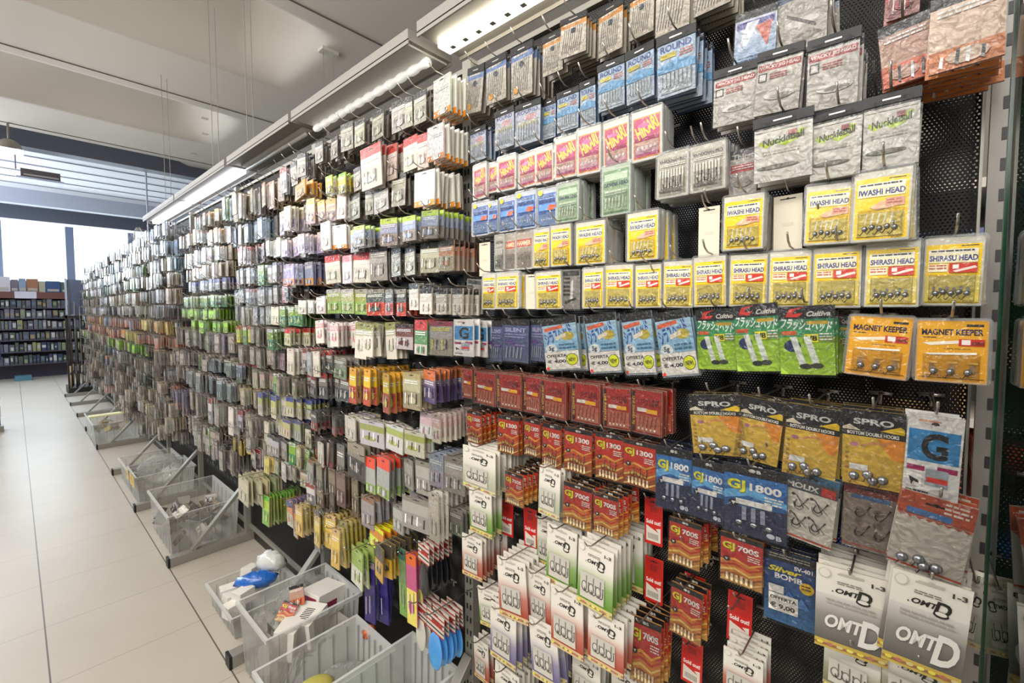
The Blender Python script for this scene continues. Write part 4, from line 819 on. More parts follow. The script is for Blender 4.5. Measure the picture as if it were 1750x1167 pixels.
(14,0.87,0.646,0.102,0.141,0.95,5,'omtd_olive',0),
(14,0.608,0.811,0.087,0.132,0.97,4,'omtd_olive',0),
(14,0.497,0.84,0.067,0.115,0.97,4,'omtd_olive',0),
(1,1.152,2.468,0.091,0.12,0.95,5,'white_orange',0),
(1,1.286,2.471,0.07,0.108,0.96,6,'black_bag',0),
(1,1.344,2.469,0.037,0.104,0.96,6,'black_bag',0),
(1,1.412,2.48,0.087,0.113,0.96,6,'black_bag',0),
(1,1.541,2.478,0.09,0.106,0.96,6,'black_bag',0),
(1,1.685,2.485,0.081,0.102,0.96,6,'black_bag',0),
(1,1.783,2.498,0.086,0.113,0.96,6,'black_bag',0),
(1,1.895,2.47,0.074,0.092,0.96,6,'black_bag',0),
(1,2.036,2.482,0.07,0.092,0.96,6,'black_bag',0),
(2,1.173,2.318,0.087,0.111,0.94,6,'white_orange',0),
(2,1.27,2.321,0.058,0.117,0.96,5,'red_hook',0),
(2,1.345,2.331,0.083,0.117,0.96,5,'red_hook',0),
(2,1.451,2.329,0.073,0.129,0.96,5,'red_hook',0),
(2,1.542,2.337,0.14,0.157,0.92,5,'red_hook',0),
(2,1.687,2.292,0.057,0.092,0.949,8,'black_bag',-1.49485),
(2,1.776,2.284,0.062,0.083,0.928,8,'lime_bait',0),
(2,1.865,2.288,0.053,0.075,0.919,7,'lime_bait',-3.86598),
(2,1.962,2.293,0.059,0.087,0.971,8,'lime_bait',-0.0515464),
(3,1.217,2.179,0.1,0.115,0.93,7,'white_orange',0),
(3,1.415,2.222,0.082,0.122,0.96,6,'black_bag',0),
(3,1.534,2.193,0.121,0.098,0.96,6,'black_bag',0),
(3,1.622,2.196,0.048,0.098,0.96,6,'black_bag',0),
(3,1.733,2.194,0.119,0.102,0.96,6,'black_bag',0),
(3,1.812,2.211,0.064,0.107,0.943,7,'white_card',0.360825),
(3,1.902,2.203,0.07,0.097,0.945,8,'worm_yellow',0),
(3,1.991,2.207,0.061,0.087,0.937,7,'worm_yellow',-2.01031),
(4,1.199,2.048,0.09,0.092,0.935,9,'fly_bag',3.45361),
(4,1.294,2.04,0.078,0.084,0.914,7,'fly_bag',0),
(4,1.397,2.044,0.086,0.096,0.905,8,'fly_bag',0),
(4,1.492,2.048,0.093,0.088,0.957,9,'fly_bag',4.89691),
(4,1.587,2.041,0.081,0.079,0.899,8,'fly_bag',0),
(4,1.69,2.045,0.088,0.092,0.932,9,'fly_bag',0),
(4,1.936,2.106,0.09,0.124,0.93,2,'white_lure',0),
(4,1.849,2.083,0.111,0.1,0.95,3,'white_orange',0),
(5,1.943,1.963,0.114,0.125,0.96,6,'red_hook',0),
(5,1.798,1.951,0.107,0.119,0.96,6,'red_hook',0),
(5,1.679,1.952,0.114,0.121,0.96,6,'red_hook',0),
(5,1.559,1.972,0.099,0.138,0.96,6,'black_bag',0),
(5,1.443,1.951,0.074,0.106,0.96,6,'black_bag',0),
(5,1.35,1.946,0.079,0.102,0.96,6,'black_bag',0),
(5,1.237,1.95,0.086,0.103,0.96,6,'black_bag',0),
(5,1.146,1.947,0.073,0.099,0.96,6,'brown_bag',0),
(6,2.007,1.781,0.107,0.079,0.94,5,'white_lure',0),
(6,1.893,1.81,0.111,0.106,0.94,5,'green_lure',0),
(6,1.767,1.806,0.124,0.102,0.94,5,'green_lure',0),
(6,1.657,1.802,0.091,0.101,0.94,5,'green_lure',0),
(6,1.552,1.799,0.112,0.101,0.94,5,'redblack_lure',0),
(6,1.46,1.793,0.061,0.094,0.94,5,'redblack_lure',0),
(6,1.374,1.794,0.054,0.097,0.94,5,'redblack_lure',0),
(6,1.291,1.812,0.063,0.093,0.93,5,'bone_card',0),
(6,1.217,1.794,0.066,0.089,0.93,5,'bone_card',0),
(6,1.137,1.789,0.044,0.084,0.93,5,'bone_card',0),
(6,1.062,1.787,0.053,0.084,0.93,5,'bone_card',0),
(7,1.77,1.67,0.061,0.112,0.967,4,'pink_minnow',-4.69072),
(7,1.858,1.662,0.067,0.101,0.925,5,'pink_minnow',0),
(7,1.953,1.667,0.074,0.118,0.954,6,'pink_minnow',0),
(7,2.041,1.671,0.063,0.106,0.945,4,'pink_minnow',-3.24742),
(7,1.478,1.673,0.061,0.141,0.957,4,'long_minnow',-4.58763),
(7,1.566,1.665,0.067,0.127,0.915,5,'long_minnow',0),
(7,1.663,1.669,0.074,0.148,0.944,6,'long_minnow',0),
(7,1.395,1.667,0.107,0.093,0.96,4,'maroon_lure',0),
(7,1.272,1.685,0.079,0.122,0.95,6,'redgreen_bag',0),
(7,1.164,1.681,0.117,0.113,0.95,6,'scribble_bag',0),
(8,1.95,1.537,0.065,0.102,0.939,9,'redgrey_bag',4.07216),
(8,2.036,1.529,0.056,0.118,0.922,8,'white_card',0),
(8,1.86,1.514,0.137,0.096,0.95,5,'grey_lure',0),
(9,1.82,1.434,0.069,0.113,0.953,8,'redgrey_bag',3.14433),
(9,1.917,1.438,0.059,0.131,0.961,6,'redgrey_bag',-3.04124),
(9,2.005,1.43,0.065,0.119,0.94,7,'redgrey_bag',0),
(9,1.699,1.482,0.049,0.148,0.92,9,'yellow_red',0),
(9,1.579,1.489,0.048,0.145,0.92,9,'yellow_red',0),
(9,1.457,1.483,0.056,0.15,0.92,9,'yellow_red',0),
(9,1.305,1.497,0.111,0.127,0.93,5,'beige_bag',0),
(9,1.209,1.516,0.076,0.111,0.93,10,'purple_bag',0),
(10,1.787,1.261,0.12,0.103,0.95,6,'white_card',0),
(10,1.917,1.241,0.052,0.086,0.945,4,'black_red_card',0),
(10,2.013,1.246,0.058,0.1,0.997,5,'black_red_card',-0.876289),
(10,2.102,1.238,0.063,0.091,0.939,6,'black_red_card',0),
(10,1.59,1.277,0.156,0.102,0.94,3,'green_bait_box',0),
(10,1.434,1.287,0.121,0.1,0.94,3,'green_bait_box',0),
(10,1.306,1.287,0.114,0.088,0.94,3,'green_bait_box',0),
(10,1.254,1.362,0.064,0.089,0.95,5,'pink_white_card',0),
(10,1.168,1.373,0.044,0.097,0.93,8,'pink_white_card',0),
(11,1.723,1.16,0.144,0.157,0.94,5,'dark_jig_bag',0),
(11,1.903,1.113,0.065,0.19,0.969,6,'grey_bag',0),
(11,1.984,1.117,0.056,0.173,0.96,5,'black_red_card',-2.01031),
(11,2.066,1.109,0.061,0.156,0.962,5,'black_red_card',0),
(11,1.622,1.121,0.077,0.145,0.95,6,'orange_top',0),
(11,1.484,1.159,0.094,0.156,0.92,9,'orange_top',0),
(11,1.36,1.173,0.068,0.111,0.95,5,'clear_lure',0),
(11,1.279,1.182,0.079,0.12,0.95,5,'clear_lure',0),
(11,1.194,1.228,0.071,0.115,0.95,5,'blue_clear',0),
(11,1.106,1.233,0.096,0.117,0.95,5,'clear_lure',0),
(12,1.77,0.995,0.065,0.173,0.957,5,'brown_lure',0),
(12,1.868,0.999,0.071,0.158,0.947,5,'brown_lure',1.49485),
(12,1.966,0.991,0.061,0.142,0.95,4,'brown_lure',0),
(12,2.072,0.995,0.067,0.165,0.941,5,'brown_lure',0),
(12,1.647,0.948,0.092,0.13,0.95,6,'silver_text',0),
(12,1.435,0.978,0.07,0.109,0.95,5,'clear_lure',0),
(12,1.302,1.046,0.138,0.118,0.94,4,'clear_lure',0),
(12,1.177,1.109,0.051,0.168,0.92,8,'white_card',0),
(12,1.124,1.049,0.067,0.09,0.97,4,'grey_lure',0),
(13,1.827,0.794,0.066,0.175,0.931,5,'yellow_net',0),
(13,1.92,0.798,0.073,0.158,0.923,6,'yellow_net',-0.360825),
(13,2.021,0.79,0.08,0.183,0.906,7,'grey_bag',0),
(13,1.587,0.843,0.128,0.095,0.95,5,'yellow_bag',0),
(13,1.481,0.822,0.076,0.131,0.9,8,'yellow_black',0),
(13,1.703,0.716,0.111,0.156,0.93,5,'green_white',0),
(13,1.251,0.9,0.065,0.199,0.93,6,'black_spoon',0),
(13,1.35,0.82,0.055,0.275,0.95,2,'stick_lure',0),
(13,1.429,0.804,0.046,0.264,0.96,1,'green_float',0),
(13,1.667,0.661,0.066,0.256,0.96,4,'purple_rod_bag',0),
(13,1.647,0.636,0.082,0.247,1,3,'purple_rod_bag',0),
(14,1.321,0.641,0.071,0.2,0.97,4,'white_spoon',0),
(14,1.182,0.683,0.092,0.207,0.93,5,'blue_spoon',0),
(1,2.501,2.416,0.056,0.125,0.971,8,'comb_bag',-1.70103),
(1,2.586,2.408,0.062,0.145,0.951,8,'comb_bag',0),
(1,2.663,2.412,0.053,0.131,0.941,7,'comb_bag',-4.07216),
(1,2.748,2.404,0.058,0.152,0.944,8,'black_bag',0),
(1,2.826,2.408,0.064,0.138,0.935,9,'comb_bag',0),
(1,2.903,2.413,0.055,0.124,0.969,7,'comb_bag',-2.62887),
(1,2.988,2.405,0.061,0.144,0.926,8,'comb_bag',0),
(1,3.065,2.409,0.052,0.131,0.956,6,'comb_bag',0),
(1,3.15,2.413,0.057,0.151,0.946,8,'comb_bag',-1.18557),
(1,2.173,2.319,0.17,0.07,0.93,4,'orange_box',0),
(1,2.156,2.451,0.064,0.108,0.927,6,'black_bag',0),
(1,2.254,2.455,0.07,0.125,0.98,7,'black_bag',0),
(1,2.345,2.459,0.06,0.113,0.971,6,'black_bag',-2.31959),
(1,2.443,2.451,0.066,0.13,0.955,6,'redsilver_spoon',0),
(2,2.239,2.24,0.065,0.131,0.988,8,'grey_bag',0.670103),
(2,2.327,2.233,0.071,0.119,0.93,9,'cream_lilac',0),
(2,2.415,2.237,0.061,0.108,0.963,8,'cream_lilac',-1.70103),
(2,2.511,2.241,0.067,0.125,0.971,8,'cream_lilac',2.1134),
(2,1.997,2.238,0.065,0.125,0.988,7,'grey_bag',0.670103),
(2,2.076,2.23,0.071,0.114,0.93,8,'worm_yellow',0),
(2,2.155,2.234,0.061,0.102,0.963,7,'worm_yellow',-1.70103),
(2,2.653,2.243,0.065,0.13,0.998,6,'grey_bag',0.670103),
(2,2.74,2.236,0.071,0.118,0.94,7,'blue_silver',0),
(2,2.827,2.24,0.061,0.107,0.973,6,'blue_silver',-1.70103),
(2,2.922,2.244,0.067,0.124,0.981,6,'blue_silver',2.1134),
(2,3.009,2.236,0.057,0.112,0.96,5,'blue_silver',0),
(2,3.105,2.24,0.063,0.129,0.951,6,'white_card',-0.257732),
(2,3.192,2.233,0.069,0.118,0.953,7,'blue_silver',0),
(3,2.052,2.08,0.06,0.098,0.967,7,'lilac_bait',-2.21649),
(3,2.134,2.073,0.066,0.089,0.908,7,'lilac_bait',0),
(3,2.223,2.077,0.057,0.102,0.96,6,'grey_bag',0),
(3,2.305,2.081,0.062,0.093,0.952,7,'lilac_bait',-0.773196),
(3,2.386,2.073,0.068,0.084,0.935,8,'lilac_bait',0),
(3,2.496,2.101,0.061,0.1,0.95,6,'white_card',-2.01031),
(3,2.566,2.093,0.067,0.091,0.953,6,'white_card',0),
(3,2.636,2.097,0.057,0.082,0.944,5,'white_card',0),
(3,2.92,2.107,0.052,0.117,0.986,5,'red_hook',-4.58763),
(3,3.002,2.099,0.058,0.106,0.927,6,'red_hook',0),
(3,3.083,2.103,0.063,0.095,0.961,7,'red_hook',0),
(3,3.173,2.108,0.054,0.111,0.968,5,'red_hook',-3.14433),
(3,2.759,2.096,0.054,0.108,0.96,5,'pink_dark',-3.35052),
(3,2.855,2.088,0.059,0.098,0.963,6,'pink_dark',0),
(4,2.553,1.974,0.059,0.108,0.948,5,'silver_mix',-3.14433),
(4,2.64,1.966,0.065,0.098,0.951,6,'silver_mix',0),
(4,2.735,1.97,0.071,0.113,0.942,7,'green_bag',0),
(4,2.822,1.974,0.061,0.103,0.976,6,'silver_mix',-1.70103),
(4,2.908,1.967,0.067,0.093,0.933,6,'silver_mix',0),
(4,3.003,1.971,0.057,0.108,0.963,5,'silver_mix',0),
(4,3.09,1.975,0.063,0.097,0.953,6,'silver_mix',-0.257732),
(4,3.185,1.967,0.069,0.113,0.956,7,'black_bag',0),
(4,2.203,1.953,0.067,0.113,0.975,6,'lilac_orange',-0.670103),
(4,2.281,1.945,0.074,0.102,0.915,7,'lilac_orange',0),
(4,2.368,1.95,0.063,0.118,0.968,5,'black_bag',0),
(4,2.446,1.954,0.07,0.108,0.959,6,'lilac_orange',0.773196),
(5,2.55,1.851,0.059,0.098,0.946,5,'silver_mix2',-2.93814),
(5,2.639,1.843,0.065,0.088,0.949,6,'silver_mix2',0),
(5,2.735,1.847,0.071,0.102,0.94,7,'silver_mix2',0),
(5,2.824,1.851,0.061,0.093,0.973,6,'silver_mix2',-1.49485),
(5,2.921,1.843,0.067,0.107,0.931,6,'redsilver_spoon',0),
(5,3.009,1.848,0.058,0.097,0.96,5,'silver_mix2',0),
(5,3.098,1.852,0.064,0.088,0.951,6,'silver_mix2',-0.0515464),
(5,3.194,1.844,0.07,0.102,0.953,7,'silver_mix2',0),
(5,2.432,1.846,0.074,0.09,0.946,6,'pink_red',2.93814),
(5,2.278,1.837,0.073,0.079,0.992,6,'dark_bag',2.83505),
(5,2.37,1.83,0.063,0.071,0.933,4,'dark_bag',0),
(5,2.019,1.77,0.077,0.064,0.953,5,'white_lure',4.89691),
(5,2.112,1.762,0.066,0.058,0.937,4,'white_lure',0),
(5,2.213,1.766,0.073,0.067,0.944,5,'white_lure',0),
(6,2.656,1.74,0.067,0.103,0.944,6,'grey_bag',2.01031),
(6,2.744,1.732,0.057,0.093,0.946,5,'grey_bag',0),
(6,2.84,1.736,0.063,0.108,0.938,6,'grey_bag',0),
(6,2.928,1.741,0.069,0.098,0.971,7,'grey_bag',3.45361),
(6,3.023,1.733,0.059,0.113,0.929,5,'white_card',0),
(6,3.111,1.737,0.065,0.103,0.958,6,'grey_bag',0),
(6,3.199,1.741,0.071,0.092,0.948,7,'grey_bag',4.89691),
(6,2.555,1.735,0.071,0.096,0.944,7,'white_card',4.58763),
(6,2.262,1.742,0.074,0.104,0.944,7,'green_bag',3.35052),
(6,2.352,1.734,0.064,0.093,0.946,5,'green_bag',0),
(6,2.45,1.739,0.07,0.109,0.938,6,'green_bag',0),
(7,2.924,1.622,0.055,0.095,0.932,7,'redyellow_bag',-2.42268),
(7,3.015,1.614,0.061,0.109,0.934,7,'green_bag',0),
(7,3.097,1.618,0.052,0.1,0.926,6,'redyellow_bag',0),
(7,3.18,1.622,0.057,0.09,0.959,7,'redyellow_bag',-0.979381),
(7,2.456,1.625,0.055,0.096,0.967,7,'browngrey_bag',-2.42268),
(7,2.539,1.617,0.061,0.11,0.908,7,'green_bag',0),
(7,2.613,1.622,0.052,0.1,0.942,6,'browngrey_bag',0),
(7,2.687,1.626,0.057,0.091,0.949,7,'browngrey_bag',-0.979381),
(7,2.769,1.618,0.063,0.105,0.929,8,'browngrey_bag',0),
(7,2.843,1.622,0.054,0.095,0.919,6,'browngrey_bag',0),
(7,2.258,1.63,0.06,0.091,0.977,5,'redwhite_card',-2.31959),
(7,2.329,1.623,0.066,0.082,0.918,5,'redwhite_card',0),
(7,2.408,1.627,0.056,0.095,0.952,4,'redwhite_card',0),
(8,2.417,1.506,0.054,0.101,0.964,6,'browngrey_bag',-3.5567),
(8,2.508,1.511,0.059,0.116,0.956,7,'black_bag',0.257732),
(8,2.591,1.503,0.065,0.106,0.939,8,'browngrey_bag',0),
(8,2.673,1.507,0.056,0.095,0.947,7,'browngrey_bag',-2.1134),
(8,2.764,1.499,0.061,0.111,0.926,7,'browngrey_bag',0),
(8,2.847,1.503,0.052,0.1,0.917,6,'browngrey_bag',0),
(8,2.938,1.507,0.058,0.116,0.969,7,'grey_bag',-0.670103),
(8,3.021,1.5,0.063,0.105,0.911,8,'browngrey_bag',0),
(8,3.103,1.504,0.054,0.095,0.944,6,'browngrey_bag',0),
(8,3.194,1.508,0.06,0.11,0.952,7,'browngrey_bag',0.773196),
(8,2.173,1.535,0.068,0.112,0.929,5,'redsilver_spoon',-0.56701),
(8,2.288,1.527,0.074,0.129,0.913,6,'white_card',0),
(8,2.001,1.529,0.065,0.096,0.939,9,'redgrey_bag',3.96907),
(8,2.099,1.521,0.056,0.11,0.922,8,'white_card',0),
(9,2.943,1.387,0.065,0.114,0.962,8,'red_edge_bag',0),
(9,3.034,1.391,0.056,0.132,0.953,7,'red_edge_bag',-2.1134),
(9,3.117,1.383,0.061,0.12,0.937,7,'red_edge_bag',0),
(9,3.208,1.387,0.052,0.138,0.944,6,'green_bag',-4.48454),
(9,2.301,1.369,0.06,0.095,0.927,6,'beige_green_bag',0),
(9,2.398,1.373,0.066,0.11,0.979,6,'beige_green_bag',1.70103),
(9,2.487,1.365,0.057,0.1,0.921,5,'beige_green_bag',0),
(9,2.584,1.37,0.063,0.115,0.954,6,'green_bag',-0.670103),
(9,2.673,1.374,0.069,0.105,0.962,7,'beige_green_bag',3.14433),
(9,2.762,1.366,0.059,0.095,0.941,5,'beige_green_bag',0),
(9,2.859,1.37,0.065,0.11,0.932,6,'beige_green_bag',0.773196),
(9,2.125,1.406,0.068,0.108,0.947,7,'redgrey_bag',2.83505),
(9,2.232,1.411,0.058,0.125,0.98,5,'redgrey_bag',-3.35052),
(10,2.839,1.246,0.062,0.1,0.925,6,'beige_bag',0),
(10,2.937,1.25,0.068,0.116,0.977,7,'beige_bag',2.52577),
(10,3.026,1.242,0.058,0.105,0.919,5,'beige_bag',0),
(10,3.124,1.247,0.064,0.121,0.952,6,'beige_bag',0),
(10,3.213,1.251,0.07,0.11,0.959,7,'beige_bag',3.96907),
(10,2.542,1.258,0.063,0.123,0.915,4,'blue_white_card',0),
(10,2.635,1.262,0.07,0.143,0.967,5,'blue_white_card',0.670103),
(10,2.721,1.254,0.076,0.129,0.909,6,'blue_white_card',0),
(10,2.234,1.267,0.063,0.096,0.97,5,'blue_white_card',0),
(10,2.323,1.271,0.07,0.111,0.962,6,'blue_white_card',0.773196),
(10,2.403,1.264,0.076,0.101,0.945,7,'blue_white_card',0),
(10,2.492,1.268,0.066,0.116,0.953,6,'white_card',-1.59794),
(11,2.71,1.085,0.068,0.13,0.937,7,'white_card',0),
(11,2.794,1.089,0.058,0.119,0.966,5,'browngrey_bag',-3.65979),
(11,2.878,1.081,0.064,0.107,0.907,6,'browngrey_bag',0),
(11,2.971,1.085,0.07,0.124,0.959,7,'browngrey_bag',0),
(11,3.055,1.09,0.06,0.112,0.95,6,'browngrey_bag',-2.21649),
(11,3.147,1.082,0.066,0.13,0.934,6,'redsilver_spoon',0),
(11,3.232,1.086,0.057,0.118,0.941,5,'browngrey_bag',0),
(11,2.222,1.149,0.064,0.114,0.958,5,'black_bag',0),
(11,2.317,1.154,0.07,0.104,0.949,6,'blue_yellow_card',0.979381),
(11,2.411,1.146,0.077,0.094,0.933,7,'blue_yellow_card',0),
(11,2.513,1.15,0.066,0.109,0.94,6,'blue_yellow_card',0),
(11,2.608,1.154,0.073,0.099,0.97,6,'blue_yellow_card',2.42268),
(12,2.749,0.971,0.066,0.11,0.935,6,'browngrey_bag',0),
(12,2.829,0.975,0.056,0.1,0.964,5,'browngrey_bag',-4.69072),
(12,2.909,0.967,0.062,0.09,0.905,6,'browngrey_bag',0),
(12,2.996,0.971,0.068,0.104,0.957,7,'browngrey_bag',0),
(12,3.076,0.976,0.059,0.094,0.949,5,'browngrey_bag',-3.24742),
(12,3.163,0.968,0.065,0.109,0.932,6,'browngrey_bag',0),
(12,3.243,0.972,0.071,0.099,0.94,7,'browngrey_bag',0),
(12,2.408,1.022,0.067,0.123,0.955,5,'green_bag',0),
(12,2.486,1.026,0.074,0.112,0.947,6,'silver_mix2',3.14433),
(12,2.564,1.019,0.063,0.101,0.93,4,'silver_mix2',0),
(12,2.651,1.023,0.07,0.118,0.938,5,'silver_mix2',0),
(12,2.228,1.023,0.063,0.13,0.955,5,'green_bag',0),
(12,2.305,1.027,0.069,0.118,0.947,6,'beige_bag',0.463918),
(12,2.059,1.096,0.075,0.112,0.947,7,'white_card',0),
(12,2.149,1.101,0.065,0.102,0.976,6,'black_red_card',-2.21649),
(13,2.667,0.898,0.063,0.096,0.918,4,'yellow_net',0),
(13,2.76,0.902,0.07,0.088,0.97,5,'yellow_net',0.56701),
(13,2.861,0.894,0.076,0.101,0.912,6,'redsilver_spoon',0),
(13,2.954,0.898,0.066,0.092,0.945,5,'yellow_net',0),
(13,3.047,0.903,0.072,0.083,0.953,5,'yellow_net',2.01031),
(13,3.149,0.895,0.062,0.096,0.932,4,'yellow_net',0),
(13,3.242,0.899,0.068,0.087,0.923,5,'yellow_net',0),
(13,2.261,0.909,0.075,0.09,0.954,6,'beige_green_bag',0),
(13,2.36,0.913,0.064,0.082,0.945,4,'beige_green_bag',-2.62887),
(13,2.467,0.905,0.071,0.094,0.929,5,'white_card',0),
(13,2.565,0.909,0.06,0.086,0.936,3,'beige_green_bag',0),
(13,2.061,0.98,0.067,0.127,0.957,5,'silver_text',0),
(13,2.171,0.985,0.073,0.115,0.947,6,'silver_text',2.73196),
(14,2.941,0.721,0.185,0.155,0.88,7,'cream_net',0),
(14,2.817,0.736,0.183,0.147,0.92,6,'cream_net',0),
(14,2.698,0.666,0.083,0.171,0.92,12,'lime_comb',0),
(14,2.311,0.715,0.06,0.158,0.93,4,'blue_cream',0),
(14,2.408,0.72,0.067,0.142,0.937,5,'blue_cream',-1.08247),
(14,2.002,0.774,0.061,0.139,0.896,5,'yellow_net',0),
(14,2.092,0.778,0.068,0.126,0.949,6,'yellow_net',-0.56701),
(14,2.189,0.77,0.074,0.146,0.89,7,'yellow_net',0),
(14,1.827,0.773,0.061,0.173,0.896,4,'yellow_net',0),
(14,1.91,0.777,0.068,0.156,0.949,5,'yellow_net',-0.56701),
(13,1.957,0.874,0.063,0.096,0.945,4,'brown_lure',0),
(13,2.056,0.878,0.069,0.087,0.935,5,'brown_lure',0.360825),
(13,2.163,0.87,0.076,0.1,0.938,6,'redsilver_spoon',0),
(1,3.017,2.442,0.061,0.116,0.984,7,'comb_bag',-1.49485),
(1,3.103,2.434,0.067,0.134,0.924,7,'comb_bag',0),
(1,3.182,2.438,0.058,0.122,0.977,6,'comb_bag',-3.86598),
(1,3.268,2.43,0.064,0.14,0.918,7,'green_bag',0),
(1,3.347,2.434,0.07,0.128,0.952,8,'comb_bag',0),
(1,3.572,2.411,0.075,0.083,0.961,7,'orange_white',3.5567),
(1,3.676,2.403,0.064,0.097,0.941,5,'orange_white',0),
(1,3.771,2.407,0.071,0.088,0.931,6,'orange_white',1.18557),
(1,3.874,2.399,0.06,0.101,0.934,4,'black_bag',0),
(1,3.969,2.403,0.067,0.092,0.925,6,'orange_white',0),
(1,4.064,2.408,0.073,0.083,0.959,7,'orange_white',2.62887),
(2,3.413,2.276,0.072,0.107,0.969,5,'black_bag',2.31959),
(2,3.496,2.268,0.062,0.097,0.926,4,'orange_white',0),
(2,3.579,2.272,0.069,0.088,0.956,5,'orange_white',-0.0515464),
(2,3.67,2.276,0.075,0.102,0.946,6,'orange_white',3.76289),
(2,3.753,2.269,0.065,0.092,0.949,5,'orange_white',0),
(2,3.898,2.325,0.073,0.083,0.981,6,'orange_white',2.83505),
(2,3.995,2.317,0.063,0.096,0.922,4,'orange_white',0),
(2,4.085,2.322,0.069,0.087,0.974,5,'orange_white',0.463918),
(2,4.182,2.326,0.076,0.101,0.966,6,'orange_white',4.27835),
(2,4.272,2.318,0.065,0.092,0.949,5,'orange_white',0),
(2,4.37,2.322,0.072,0.105,0.957,5,'black_bag',1.90722),
(2,4.459,2.314,0.061,0.096,0.936,4,'orange_white',0),
(2,3.197,2.262,0.063,0.12,0.962,4,'grey_bag',-3.14433),
(2,3.271,2.254,0.07,0.109,0.946,5,'grey_bag',0),
(2,3.345,2.258,0.076,0.098,0.953,6,'grey_bag',4.48454),
(3,3.601,2.165,0.073,0.123,0.956,7,'green_bag',2.62887),
(3,3.684,2.157,0.063,0.112,0.936,5,'white_pattern',0),
(3,3.768,2.161,0.069,0.101,0.926,6,'white_pattern',0),
(3,3.86,2.165,0.075,0.117,0.979,7,'white_pattern',4.07216),
(3,3.944,2.157,0.065,0.106,0.92,6,'white_pattern',0),
(3,4.036,2.162,0.071,0.122,0.954,6,'white_pattern',1.70103),
(3,4.12,2.166,0.061,0.111,0.961,5,'white_pattern',-4.48454),
(3,4.204,2.158,0.067,0.1,0.941,6,'white_pattern',0),
(3,4.296,2.162,0.074,0.116,0.931,7,'white_pattern',3.14433),
(3,3.385,2.151,0.062,0.099,0.976,5,'comb_bag',-4.17526),
(3,3.466,2.143,0.068,0.09,0.934,6,'comb_bag',0),
(3,3.547,2.148,0.074,0.081,0.963,7,'comb_bag',0),
(4,3.848,2.033,0.069,0.094,0.964,5,'orange_white',0.0515464),
(4,3.932,2.026,0.075,0.085,0.922,6,'orange_white',0),
(4,4.025,2.03,0.065,0.098,0.951,5,'redsilver_spoon',0),
(4,4.109,2.034,0.071,0.089,0.941,5,'orange_white',1.49485),
(4,4.193,2.026,0.061,0.08,0.944,4,'orange_white',0),
(4,4.285,2.03,0.067,0.093,0.935,5,'orange_white',0),
(4,3.402,2.047,0.077,0.104,0.965,7,'comb_bag',4.79381),
(4,3.497,2.039,0.066,0.094,0.944,6,'comb_bag',0),
(4,3.6,2.043,0.073,0.108,0.935,6,'white_card',0),
(4,3.695,2.047,0.062,0.099,0.987,5,'comb_bag',-3.76289),
(4,3.79,2.039,0.069,0.089,0.929,6,'comb_bag',0),
(5,3.43,1.935,0.067,0.078,0.952,6,'bluehead_bag',-0.876289),
(5,3.523,1.928,0.074,0.071,0.932,7,'bluehead_bag',0),
(5,3.623,1.932,0.063,0.082,0.922,5,'bluehead_bag',0),
(5,3.716,1.936,0.07,0.074,0.975,6,'bluehead_bag',0.56701),
(5,3.808,1.928,0.076,0.067,0.916,7,'bluehead_bag',0),
(5,3.909,1.932,0.066,0.078,0.95,6,'bluehead_bag',0),
(5,4.002,1.937,0.072,0.07,0.957,6,'bluehead_bag',2.01031),
(5,4.102,1.929,0.062,0.081,0.937,5,'bluehead_bag',0),
(5,4.195,1.933,0.068,0.074,0.927,6,'bluehead_bag',0),
(5,4.288,1.937,0.074,0.066,0.979,7,'bluehead_bag',3.45361),
(6,3.437,1.824,0.075,0.083,0.962,6,'green_bag',4.07216),
(6,3.524,1.816,0.065,0.075,0.903,5,'green_bag',0),
(6,3.619,1.821,0.071,0.087,0.955,5,'green_bag',0),
(6,3.705,1.825,0.061,0.079,0.947,4,'green_bag',-4.48454),
(6,3.8,1.817,0.067,0.091,0.93,5,'green_bag',0),
(6,3.886,1.821,0.074,0.083,0.938,6,'green_bag',0),
(6,3.973,1.825,0.063,0.075,0.967,4,'green_bag',-3.04124),
(6,4.067,1.818,0.07,0.086,0.908,5,'green_bag',0),
(6,4.154,1.822,0.076,0.078,0.96,6,'green_bag',0),
(6,4.248,1.826,0.066,0.09,0.952,5,'white_card',-1.59794),
(6,4.335,1.818,0.072,0.082,0.935,5,'green_bag',0),
(6,4.421,1.822,0.062,0.074,0.943,4,'green_bag',-3.96907),
(7,3.59,1.729,0.085,0.072,0.934,6,'lime_card',3.24742),
(7,3.692,1.721,0.073,0.065,0.936,4,'lime_card',0),
(7,3.801,1.725,0.08,0.076,0.928,5,'lime_card',0),
(7,3.903,1.729,0.087,0.069,0.961,6,'lime_card',4.69072),
(7,4.013,1.721,0.076,0.079,0.919,5,'lime_card',0),
(7,4.114,1.726,0.083,0.072,0.948,5,'lime_card',0),
(7,4.216,1.73,0.071,0.065,0.938,4,'lime_card',-3.86598),
(7,4.326,1.722,0.078,0.075,0.941,5,'lime_card',0),
(7,4.428,1.726,0.086,0.068,0.932,6,'lime_card',0),
(8,3.423,1.645,0.083,0.081,0.951,5,'lime_card',2.42268),
(8,3.525,1.637,0.071,0.072,0.934,4,'lime_card',0),
(8,3.635,1.641,0.078,0.084,0.942,5,'lime_card',0),
(8,3.738,1.645,0.086,0.076,0.971,6,'lime_card',3.86598),
(8,3.848,1.637,0.074,0.088,0.912,5,'lime_card',0),
(8,3.95,1.642,0.081,0.08,0.964,5,'lime_card',0),
(8,4.061,1.646,0.069,0.092,0.956,4,'lime_card',-4.69072),
(8,4.163,1.638,0.077,0.084,0.939,5,'lime_card',0),
(8,4.265,1.642,0.084,0.076,0.947,6,'lime_card',0),
(8,4.376,1.646,0.072,0.088,0.976,4,'lime_card',-3.24742),
(9,3.267,1.567,0.074,0.126,0.936,9,'stripe_box',3.04124),
